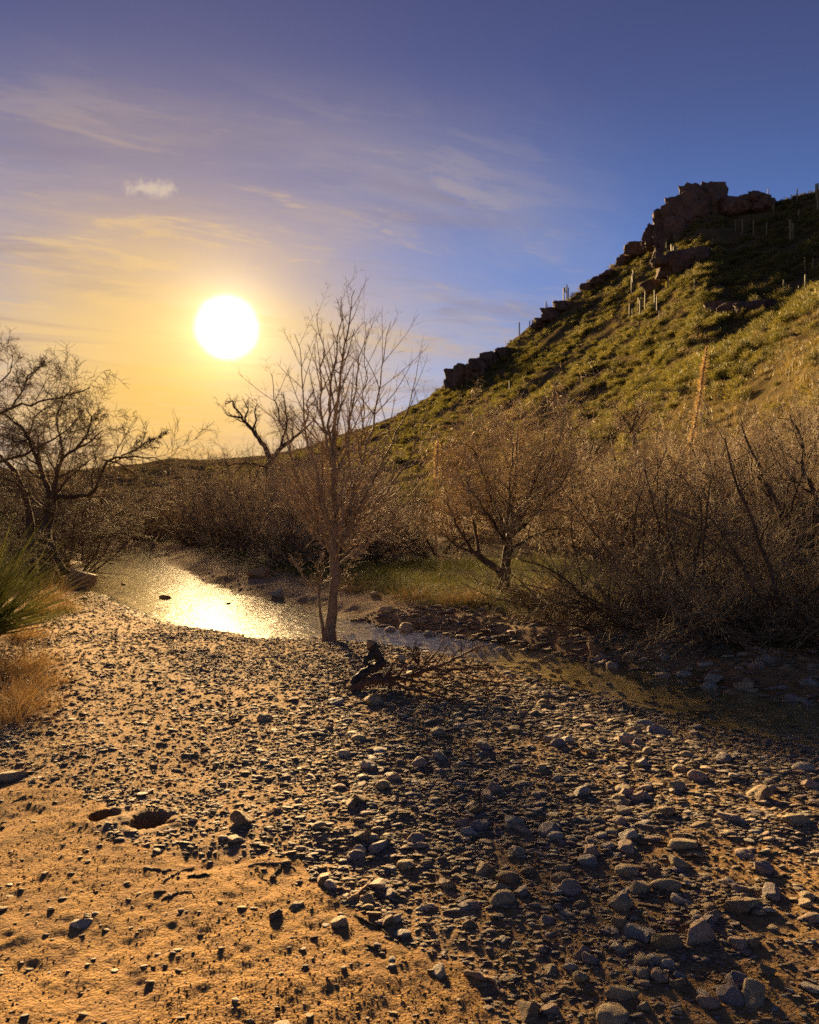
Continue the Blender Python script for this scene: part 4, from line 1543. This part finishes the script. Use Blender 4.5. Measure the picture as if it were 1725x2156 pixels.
# ---- crooked tree on the far bank in front of the bright sky
def crooked_tree():
    Y = 33.0
    x, _, _ = disp(566, 1100, Y)
    base = (x, Y, gz(x, Y) - .1)
    by = CY - (base[2] - EYE) * F / Y
    trunk = [(lp([(566, by + 4), (570, 1020), (568, 960)], Y), .22, .15)]
    L = []
    def add(pts, r0, r1=.02):
        L.append((lp(pts, Y), r0, r1))
    add([(569, 965), (560, 940), (545, 928), (533, 905), (520, 895), (512, 880), (498, 876), (482, 880), (475, 868)], .13)
    add([(512, 880), (505, 868), (490, 855), (492, 842), (478, 850)], .05)
    add([(533, 905), (540, 885), (536, 865), (542, 850)], .05)
    add([(520, 895), (515, 880), (524, 862), (514, 845)], .05)
    add([(570, 970), (590, 945), (610, 930), (640, 905), (665, 880)], .11)
    add([(590, 945), (598, 915), (605, 890), (602, 860), (598, 830)], .07)
    add([(570, 975), (560, 985), (530, 975), (495, 975), (470, 985)], .06)
    add([(640, 905), (650, 870), (645, 845), (660, 825)], .05)
    spec = [dict(n=7, t0=.3, t1=.98, ang=50, angv=14, L=-.36, fall=.3, K=6, curl=.16, up=.03, rr=.45),
            dict(n=5, t0=.2, t1=.98, ang=48, angv=14, L=-.5, fall=.3, K=5, curl=.15, up=.02, rr=.5),
            dict(n=5, t0=.2, t1=.98, ang=46, angv=14, L=-.55, fall=.3, K=4, curl=.14, up=.0, rr=.6)]
    r = build_tree('crooked_tree', 'crooked leafless tree with dark mistletoe clump behind the young tree', 'tree', L, base, spec, M_bark_dark, M_twig_dark, 8, trunk=trunk, minr=.006)
    rg = np.random.default_rng(3)
    c = disp(600, 888, Y) - np.array(base)
    n = 900
    d = rg.normal(size=(n, 3)); d /= np.linalg.norm(d, axis=1, keepdims=True)
    V, Q = blades(c + d * (rg.uniform(0, .55, n) ** .6)[:, None] * np.array([.8, .8, 1.1]), d + rg.normal(0, .6, (n, 3)), rg.uniform(.15, .35, n), np.full(n, .016), 3, .05, rg, .2)
    o = obj('mistletoe', mesh_np('mistletoe', V, Q, False), M_twig_dark, r)


crooked_tree()


# ---- round crowned tree on the right bank
def bank_tree():
    x, y, _ = G(1058, 1240)
    base = (x, y, gz(x, y) - .03)
    Y = y
    trunk = [(lp([(1060, 1246), (1064, 1210), (1066, 1180), (1072, 1140)], Y), .105, .075),
             (lp([(1060, 1215), (1045, 1195), (1020, 1180), (1000, 1165)], Y), .065, .05)]
    L = []
    def add(pts, r0, r1=.01):
        L.append((lp(pts, Y), r0 * .72, r1 * .6))
    add([(1072, 1140), (1080, 1090), (1078, 1040), (1090, 990), (1085, 930), (1095, 880)], .06)
    add([(1075, 1130), (1120, 1090), (1150, 1050), (1190, 1010), (1215, 950), (1220, 900)], .05)
    add([(1072, 1145), (1050, 1080), (1030, 1020), (1020, 960), (1030, 900)], .05)
    add([(1080, 1090), (1120, 1030), (1135, 970), (1150, 900), (1155, 860)], .045)
    add([(1000, 1165), (970, 1120), (945, 1070), (935, 1010), (925, 960)], .045)
    add([(1000, 1165), (960, 1150), (920, 1110), (890, 1090)], .04)
    add([(1010, 1170), (1000, 1110), (985, 1050), (990, 980), (975, 930)], .045)
    add([(1068, 1160), (1120, 1130), (1170, 1110), (1220, 1120)], .045)
    add([(1075, 1110, -.4), (1110, 1060, -.9), (1130, 1000, -1.2), (1160, 960, -1.4)], .04)
    add([(1068, 1150, -.4), (1040, 1100, -.9), (1010, 1060, -1.2), (980, 1010, -1.4)], .04)
    add([(1075, 1110, .4), (1090, 1030, .9), (1060, 960, 1.2), (1065, 890, 1.4)], .04)
    for k_ in range(9):
        a_ = k_ * 2.4
        add([(1066, 1140), (1066 + 60 * math.cos(a_), 1080 - 12 * (k_ % 3), .7 * math.sin(a_)), (1066 + (95 + 14 * (k_ % 4)) * math.cos(a_), 1015 - 22 * (k_ % 4), 1.2 * math.sin(a_)), (1068 + (120 + 24 * (k_ % 4)) * math.cos(a_), 960 - 28 * ((k_ * 3) % 4), 1.5 * math.sin(a_))], .04)
    spec = [dict(n=13, t0=.15, t1=.98, ang=48, angv=13, L=-.42, fall=.3, K=7, curl=.13, up=.05, rr=.42),
            dict(n=9, t0=.12, t1=.98, ang=46, angv=13, L=-.52, fall=.3, K=5, curl=.13, up=.03, rr=.5),
            dict(n=5, t0=.15, t1=.98, ang=46, angv=14, L=-.6, fall=.3, K=4, curl=.13, up=.0, rr=.6)]
    build_tree('bank_tree', 'round crowned bare tree with forked black trunk on the grassy bank', 'tree', L, base, spec, M_bark_dark, M_twig_brown, 9, trunk=trunk, minr=.004)


bank_tree()


# ---- thicket shrubs
def bush_proto(seed, nst=9, spread=(15, 62), L=2.2, n=(9, 6, 4), up=.02, curl=.11, minr=.0028, m1=M_bark_dark, m2=M_twig_brown, name='bare_shrub', r0=.03):
    rg = np.random.default_rng(seed)
    root = obj(name, None)
    az = np.arange(nst) * 2.399 + rg.uniform(-.4, .4, nst)
    an = np.radians(rg.uniform(spread[0], spread[1], nst))
    P = np.zeros((nst, 9, 3))
    P[:, 0] = np.stack([np.cos(az), np.sin(az), 0 * az], 1) * .12
    P[:, 0, 2] = -.08
    d = np.stack([np.cos(az) * np.sin(an), np.sin(az) * np.sin(an), np.cos(an)], 1)
    ln = L * rg.uniform(.65, 1.1, nst) / 8
    for k in range(1, 9):
        d = d + curl * rg.normal(size=(nst, 3)); d[:, 2] += up
        d /= np.linalg.norm(d, axis=1, keepdims=True)
        P[:, k] = P[:, k - 1] + d * ln[:, None]
    R = r0 * rg.uniform(.6, 1.1, nst)[:, None] * np.linspace(1, .25, 9)[None]
    st = [tubes(P, R, 5)]
    a = grow(P, R, n[0], .12, .97, 46, 14, -.42, .35, 6, .14, up, .5, minr, rg)
    st.append(tubes(a[0], a[1], 4))
    b = grow(a[0], a[1], n[1], .15, .98, 46, 14, -.52, .3, 5, .14, up, .55, minr, rg)
    c = grow(b[0], b[1], n[2], .15, .98, 44, 14, -.55, .3, 4, .13, up * .5, .6, minr, rg)
    obj('stems', mesh_np('stems', *join(st)), m1, root)
    obj('twigs', mesh_np('twigs', *join([tubes(b[0], b[1], 3), tubes(c[0], c[1], 3)])), m2, root)
    return root


PB = [bush_proto(41, L=2.3), bush_proto(42, nst=7, spread=(10, 48), L=2.6, up=.04), bush_proto(43, nst=10, spread=(35, 80), L=2.1, up=.03, m2=M_twig_brown)]
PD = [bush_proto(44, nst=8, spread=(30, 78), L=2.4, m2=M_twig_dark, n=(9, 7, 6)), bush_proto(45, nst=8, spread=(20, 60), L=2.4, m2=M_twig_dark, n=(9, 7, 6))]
used = set()


def put_bush(proto, x, y, s, label, group, sz=1.0):
    z = gz(x, y) - .03
    rz = rng.uniform(0, 6.28)
    if id(proto) not in used:
        used.add(id(proto))
        o = proto
        o.location = (x, y, z); o.rotation_euler = (0, 0, rz); o.scale = (s, s, s * sz)
        o['label'] = label; o['group'] = group
    else:
        o = copy_thing(proto, (x, y, z), rz, (s, s, s * sz), label, group)
    o['category'] = 'shrub'
    return o


L_thick = 'bare brown twiggy shrub in the thicket below the hill'
L_dark = 'dark tangled shrub at the shaded edge of the right bank thicket'
L_low = 'low twiggy undergrowth shrub at the foot of the right bank thicket'
L_far = 'bare shrub in the dusky thicket beyond the pool'
L_left = 'dark drooping shrub under the old leaning tree'
# front rank on the right bank
for dx, dy, s in ((1300, 1350, .95), (1420, 1362, 1.1), (1540, 1372, 1.15), (1660, 1382, 1.2), (1790, 1395, 1.25), (1900, 1400, 1.2)):
    x, y, z = G(dx, dy)
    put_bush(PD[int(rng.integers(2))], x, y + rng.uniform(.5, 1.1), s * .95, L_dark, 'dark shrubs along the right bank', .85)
for k in range(16):
    dx = rng.uniform(1180, 1760)
    x, y, z = G(dx, 1322 + (dx - 1180) * .095)
    put_bush(PD[int(rng.integers(2))] if k % 3 else PB[2], x, y + rng.uniform(.5, 1.3), rng.uniform(.4, .65), L_low, 'low shrubs at the foot of the thicket', .8)
# middle ranks
for k in range(26):
    y = rng.uniform(12.5, 19)
    u = rng.uniform(.10, .56)
    if u < .22 and y < 20:
        continue
    put_bush(PB[int(rng.integers(3))], u * y, y, rng.uniform(.95, 1.35), L_thick, 'bare shrubs in the thicket below the hill')
for k in range(40):
    y = rng.uniform(18, 33)
    u = rng.uniform(-.06, .56)
    if .03 < u < .19 and y < 21:
        continue
    put_bush(PB[int(rng.integers(3))], u * y, y, rng.uniform(.9, 1.3) * (1 - .35 * ss(.3, .5, u) * ss(18, 26, y)), L_thick, 'bare shrubs in the thicket below the hill')
# beyond the pool
for k in range(75):
    y = rng.uniform(30, 66)
    u = rng.uniform(-.42, -.08)
    s_, sd_ = stream(np.array([u * y]), np.array([y]))
    if s_[0] < 1.2:
        continue
    P_k = (PB + PD)[int(rng.integers(5))]
    put_bush(P_k, u * y, y, rng.uniform(1.1, 1.8) * (.6 if u < -.27 else 1.0), L_far, 'bare shrubs beyond the pool')
for k in range(9):
    y = rng.uniform(34, 41)
    u = rng.uniform(-.22, -.08)
    put_bush((PB + PD)[int(rng.integers(5))], u * y, y, rng.uniform(1.5, 1.9), L_far, 'bare shrubs beyond the pool')
for k in range(70):
    y = rng.uniform(36, 80)
    u = rng.uniform(-.52, -.17)
    s_, sd_ = stream(np.array([u * y]), np.array([y]))
    if s_[0] < 1.0:
        continue
    put_bush((PB + PD)[int(rng.integers(5))], u * y, y, rng.uniform(1.0, 1.5), L_far, 'bare shrubs beyond the pool', .8)
for k in range(26):
    y = rng.uniform(19, 29)
    u = rng.uniform(-.24, -.03)
    if stream(np.array([u * y]), np.array([y]))[0][0] < 2.2:
        continue
    put_bush(PB[int(rng.integers(3))], u * y, y, rng.uniform(.9, 1.25), L_far, 'bare shrubs beyond the pool')
# left bank
for dx, Y, s in ((30, 15.5, 1.0), (70, 19, 1.2), (150, 20.5, 1.0), (-40, 14, 1.1), (10, 22, 1.4), (110, 25, 1.4), (170, 29, 1.5), (-70, 18, 1.2), (40, 27, 1.3), (90, 31, 1.4), (140, 34, 1.3), (0, 33, 1.6), (60, 37, 1.6), (180, 38, 1.2), (-60, 26, 1.4), (120, 42, 1.5), (20, 45, 1.6), (200, 46, 1.3)):
    x = (dx - CX) / F * Y
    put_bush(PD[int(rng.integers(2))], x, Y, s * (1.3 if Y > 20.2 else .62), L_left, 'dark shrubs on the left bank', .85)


# ---- small tree on the slope above the thicket
def slope_tree():
    Y = 36.0
    x = (1340 - CX) / F * Y
    z = gz(x, Y)
    base = (x, Y, z - .1)
    by = CY - (z - EYE) * F / Y
    rg = np.random.default_rng(12)
    trunk = [(lp([(1345, by + 3), (1342, 945), (1335, 915), (1322, 890)], Y), .13, .09)]
    L = []
    for k in range(11):
        a = k * 2.4
        p = disp(1332, 905, Y) + np.array([0, 0, rg.uniform(-.3, .2)])
        d = np.array([math.cos(a), math.sin(a), rg.uniform(.3, 1.0)]); pts = [p]
        d /= np.linalg.norm(d)
        for j in range(5):
            d = d + rg.normal(0, .15, 3); d /= np.linalg.norm(d)
            pts.append(pts[-1] + d * .30 * rg.uniform(.7, 1.2))
        L.append((pts, .05, .012))
    spec = [dict(n=8, t0=.2, t1=.98, ang=46, angv=13, L=-.42, fall=.3, K=6, curl=.14, up=.03, rr=.45),
            dict(n=6, t0=.2, t1=.98, ang=46, angv=13, L=-.55, fall=.3, K=5, curl=.14, up=.02, rr=.5),
            dict(n=5, t0=.2, t1=.98, ang=46, angv=13, L=-.55, fall=.3, K=3, curl=.14, up=.02, rr=.6)]
    build_tree('slope_tree', 'small rounded tree standing above the thicket on the slope', 'tree', L, base, spec, M_bark_dark, M_twig_brown, 14, trunk=trunk, minr=.006)


slope_tree()


# ---- heavy dark limbs inside the right-hand thicket
def thicket_tree():
    Y = 12.5
    x = (1720 - CX) / F * Y
    z = gz(x, Y)
    base = (x, Y, z - .1)
    by = CY - (z - EYE) * F / Y
    trunk = [(lp([(1722, by + 3), (1715, 1260), (1705, 1200), (1690, 1165)], Y), .14, .10),
             (lp([(1745, by + 3, .3), (1750, 1230, .3), (1760, 1150, .3)], Y), .12, .08)]
    L = []
    def add(pts, r0, r1=.012):
        L.append((lp(pts, Y), r0, r1))
    add([(1700, 1190), (1640, 1170), (1560, 1180), (1500, 1215), (1430, 1235), (1370, 1260), (1310, 1275)], .075)
    add([(1690, 1165), (1620, 1130), (1560, 1130), (1500, 1110), (1440, 1085), (1380, 1060)], .065)
    add([(1690, 1165), (1650, 1090), (1610, 1020), (1590, 960), (1560, 900)], .06)
    add([(1760, 1150), (1720, 1050), (1690, 990), (1690, 920), (1660, 870)], .06)
    add([(1715, 1220, -.5), (1650, 1230, -.8), (1590, 1270, -1), (1540, 1310, -1.1)], .05)
    add([(1500, 1215), (1470, 1180), (1430, 1150), (1400, 1120)], .04)
    add([(1760, 1150), (1800, 1050), (1790, 950), (1760, 880)], .06)
    add([(1640, 1170, -.3), (1600, 1210, -.7), (1580, 1260, -1), (1560, 1330, -1.1)], .03)
    add([(1730, 1230, -.3), (1680, 1260, -.9), (1640, 1310, -1.2), (1630, 1350, -1.3)], .03)
    spec = [dict(n=9, t0=.2, t1=.98, ang=48, angv=14, L=-.34, fall=.3, K=6, curl=.15, up=.0, rr=.42),
            dict(n=7, t0=.15, t1=.98, ang=46, angv=14, L=-.5, fall=.3, K=5, curl=.15, up=.0, rr=.5),
            dict(n=6, t0=.15, t1=.98, ang=46, angv=14, L=-.5, fall=.3, K=4, curl=.14, up=-.02, rr=.6)]
    build_tree('thicket_tree', 'sprawling dark limbed bare tree reaching low through the thicket', 'tree', L, base, spec, M_bark_dark, M_twig_dark, 15, trunk=trunk, minr=.003)


thicket_tree()


# ------------------------------------------------------------------ dry flower stalks
def stalk(label, pts, Y, r):
    P = np.array(lp(pts, Y))
    x, y = P[0][0], P[0][1]
    z = gz(x, y)
    base = np.array([x, y, z - .05])
    P = np.concatenate([[base], P]) - base
    rg = np.random.default_rng(int(abs(x) * 100))
    C = resample(P, 30)
    root = thing('flower_stalk', label, 'plant', tuple(base))
    obj('stem', mesh_np('stem', *tubes(C[None], np.linspace(r * .28, r * .10, 30)[None], 7)), M_stalk, root)
    n = 1500
    top = np.linalg.norm(P[1:] - P[1], axis=1).max() / np.linalg.norm(np.diff(P, axis=0), axis=1).sum()
    t = 1 - top * rg.uniform(0, .98, n)
    xi = t * 29; i = np.clip(xi.astype(int), 0, 28); f = (xi - i)[:, None]
    p = C[i] * (1 - f) + C[i + 1] * f
    d = rg.normal(size=(n, 3)); d[:, 2] = rg.uniform(.1, .8, n)
    env = np.clip((1 - t) / top * 4 + .35, 0, 1)
    V, Q = blades(p, d, r * rg.uniform(.6, 1.25, n) * env, np.full(n, r * .16), 3, .12, rg, .1)
    obj('dry_flowers', mesh_np('dry_flowers', V, Q, False), M_stalk, root)


stalk('tall golden dry flower stalk rising straight out of the thicket', [(1452, 950), (1462, 900), (1472, 850), (1480, 790), (1489, 728)], 19.0, .11)
stalk('short golden dry flower stalk beside the round crowned tree', [(918, 1010), (920, 970), (922, 925)], 22.0, .10)


# ------------------------------------------------------------------ spiky clump and dry grass on the left bank
def tuft(name, label, x, y, n, L, W, el, m, droop, seed, spread=.1, group=None, K=6):
    rg = np.random.default_rng(seed)
    base = (x, y, gz(x, y) - .02)
    b = rg.normal(0, spread, (n, 3)); b[:, 2] = 0
    d = hemi(n, rg, el[0], el[1])
    d[:, :2] += b[:, :2] / max(spread, .01) * .25
    V, Q = blades(b, d, L * rg.uniform(.5, 1.1, n), W * rg.uniform(.7, 1.3, n), K, droop, rg, .04)
    return obj(name, mesh_np(name, V, Q, False), m, loc=base, label=label, category='grass' if 'grass' in name else 'plant', group=group)


x, y, _ = G(8, 1390)
tuft('spiky_clump', 'big green clump of long arching blades on the left bank', -4.9, 8.75, 1300, 1.4, .016, (8, 85), M_sotol, .016, 1, .13)
tuft('spiky_clump', 'second green bladed clump standing behind the big one', -6.3, 11.2, 900, 1.15, .011, (12, 85), M_sotol, .035, 2, .12)
GT = [(100, 1262, .55), (70, 1290, .5), (130, 1285, .35), (60, 1405, .34), (85, 1440, .2), (25, 1470, .26), (10, 1520, .22), (40, 1345, .45), (150, 1160, .8), (120, 1225, .6), (45, 1490, .25), (5, 1430, .5)]
for i, (dx, dy, L) in enumerate(GT):
    x, y, z = G(dx, dy)
    tuft('dry_grass_tuft', 'tuft of dry golden grass on the left bank', x, y, 420, L, .0045, (15, 80), M_dry, .06, 20 + i, .12, 'dry grass tufts on the left bank')
for i, (dx, dy, L) in enumerate([(960, 1270, .5), (870, 1260, .45), (1150, 1250, .4), (745, 1245, .4), (1010, 1265, .3)]):
    x, y, z = G(dx, dy)
    tuft('dry_grass_tuft', 'tuft of thin dry grass on the right bank', x, y, 260, L, .004, (25, 85), M_dry, .04, 50 + i, .16, 'dry grass tufts on the right bank')


def bank_grass():
    n = 90000
    x = rng.uniform(-4, 9, n); y = rng.uniform(7.5, 20, n)
    s, side = stream(x, y)
    keep = (side > 0) & (s > .7) & (rng.uniform(0, 1, n) < ss(.7, 1.6, s) * (1 - ss(5, 9, s)) * ss(-.25, .3, fbm2(x, y, 1.6, 3, 73) + .3)) & (np.abs(x) < .58 * y)
    x, y = x[keep][:36000], y[keep][:36000]
    m = len(x)
    b = np.stack([x, y, ground(x, y) - .01], 1)
    V, Q = blades(b, hemi(m, rng, 35, 88), rng.uniform(.06, .2, m), np.full(m, .006), 3, .1, rng)
    obj('bank_grass', mesh_np('bank_grass', V, Q, False), M_turf, kind='stuff', label='short green grass on the shaded right bank', category='grass')


bank_grass()


# ------------------------------------------------------------------ charred log, dead branch, sticks
def zz(a, b):
    return 483 + a * .448, 517.5 + b * .448


def charred():
    Y = 7.35
    rg = np.random.default_rng(5)
    def L(pts):
        return [disp(*zz(a, b), Y + c) for a, b, c in pts]
    segs = [(L([(572, 2085, -.1), (600, 2045, -.05), (650, 2012, 0), (700, 1985, .05), (730, 1970, .1)]), .036, .046),
            (L([(725, 1990, .08), (700, 1945, .08), (682, 1915, .05), (665, 1880, .05)]), .044, .05),
            (L([(682, 1915, .05), (655, 1945, 0), (632, 1978, -.03)]), .040, .024),
            (L([(632, 1978, -.03), (655, 1985, .0), (668, 1965, .03)]), .018, .010)]
    b = segs[0][0][1]
    base = np.array([b[0], b[1], gz(b[0], b[1])])
    lo = min(p[2] for p in segs[0][0]) - base[2]
    parts = []
    for pts, r0, r1 in segs:
        P = resample(np.array(pts) - base, 22)
        P[:, 2] -= lo - .02
        R = np.linspace(r0, r1, 22) * (1 + .12 * rg.normal(size=22))
        R[0] *= .35; R[-1] *= .45
        V, Q = tubes(P[None], R[None], 11)
        V = V + .010 * np.stack([fbm(V * 22 + k, 3, 60 + k) for k in (1, 2, 3)], 1)
        parts.append((V, Q))
    root = obj('charred_log', mesh_np('charred_log', *join(parts)), M_char, loc=tuple(base), label='charred black forked log lying at the water edge', category='log')
    P = resample(np.array(L([(672, 1895, .05), (655, 1872, .05), (648, 1866, .05)])) - base, 6)
    P[:, 2] -= lo - .02
    obj('broken_end', mesh_np('broken_end', *tubes(P[None], np.array([[.046, .05, .046, .036, .022, .004]]), 9)), M_wood, root)


charred()


def dead_branch():
    Y = 7.2
    x, y, z = disp(*zz(575, 2088), Y)
    g = gz(x, y)
    base = (x, y, g)
    off = np.array([0, 0, g + .02 - z])
    L = []
    def add(pts, r0, r1=.004):
        L.append(([disp(*zz(a, b), Y + c) + off for a, b, c in pts], r0, r1))
    add([(570, 2088, 0), (640, 2062, 0), (720, 2045, 0), (800, 2035, .05), (870, 2025, .1), (905, 1990, .2), (950, 1945, .3), (985, 1905, .4)], .024)
    add([(870, 2025, .1), (930, 1995, .1), (1010, 2000, .0), (1110, 1992, -.1), (1230, 1985, -.2)], .014)
    add([(720, 2045, 0), (780, 2065, -.2), (860, 2090, -.35), (960, 2110, -.5), (1060, 2140, -.6)], .012)
    add([(905, 1990, .2), (880, 1960, .3), (860, 1930, .4), (870, 1890, .5)], .009)
    add([(930, 1995, .1), (1010, 1970, .3), (1090, 1930, .5), (1190, 1880, .7)], .010)
    add([(800, 2035, .05), (850, 2050, -.2), (930, 2060, -.4), (1010, 2090, -.5), (1090, 2110, -.6)], .010)
    add([(1010, 2000, 0), (1090, 2040, -.3), (1180, 2050, -.5), (1260, 2060, -.6)], .008)
    spec = [dict(n=8, t0=.2, t1=.97, ang=42, angv=12, L=-.34, fall=.3, K=6, curl=.11, up=.02, rr=.5),
            dict(n=5, t0=.2, t1=.97, ang=44, angv=12, L=-.5, fall=.3, K=4, curl=.12, up=.0, rr=.6),
            dict(n=3, t0=.3, t1=.97, ang=44, angv=12, L=-.5, fall=.3, K=3, curl=.12, up=.0, rr=.7)]
    r = build_tree('dead_branch', 'fallen dead branch with fine reddish twigs lying beside the charred log', 'branch', [(p, a * 1.7, b * 2.0) for p, a, b in L], base, spec, M_bark_red, M_bark_red, 25, minr=.0022)


dead_branch()

STICKS = [
    ([(522, 1832), (560, 1824), (590, 1824), (618, 1832), (624, 1838)], .009, 'crooked stick lying across the sand at the gravel edge'),
    ([(588, 1826), (582, 1845), (572, 1858)], .011, 'short stub of wood hanging from the crooked stick'),
    ([(535, 1832), (555, 1855), (577, 1872)], .005, 'thin twig under the crooked stick on sand'),
    ([(345, 1862), (360, 1848), (390, 1836), (410, 1822)], .009, 'dark slanting stick on the sand flat'),
    ([(395, 1848), (420, 1844), (445, 1848)], .012, 'dark curved stick beside the slanting one'),
    ([(340, 1896), (375, 1885), (405, 1880), (413, 1890)], .008, 'lone bent stick on the open orange sand'),
    ([(732, 1900), (755, 1888), (778, 1868), (785, 1852)], .016, 'thick curved stick at the edge of the cobbles'),
    ([(745, 1930), (790, 1955), (820, 1975), (852, 1992)], .008, 'long thin stick running along the shaded sand'),
    ([(775, 1990), (795, 2002), (812, 2012)], .008, 'short stick below the long thin one'),
    ([(978, 2050), (1010, 2068), (1040, 2085), (1060, 2108)], .022, 'pale weathered driftwood piece on the red grit'),
    ([(28, 1690), (50, 1682), (72, 1678)], .007, 'small dark stick on the sand below the flat slab'),
    ([(1330, 2038), (1350, 2055), (1368, 2070)], .008, 'thin stick leaning among brown blocks'),
    ([(316, 1832), (340, 1838), (362, 1838)], .009, 'dark stick beside a brown lump on the sand flat'),
]
for i, (pts, r, lab) in enumerate(STICKS):
    rg = np.random.default_rng(200 + i)
    W = np.array([G(a, b) for a, b in pts])
    P = resample(W, 12)
    P[:, 2] = ground(P[:, 0], P[:, 1]) + r * .3
    b = P[0].copy()
    r = r * .62
    P[1:-1, :2] += rg.normal(0, .006, (10, 2))
    R = np.linspace(r, r * .45, 12) * (1 + .2 * rg.normal(size=12)); R[0] *= .5; R[-1] *= .3
    V, Q = tubes((P - b)[None], R[None], 7)
    o = obj('driftwood' if 'driftwood' in lab else 'stick', mesh_np('stick', V, Q), M_wood if ('pale' in lab or i % 3 == 0) else M_bark_dark, loc=tuple(b), label=lab, category='stick')
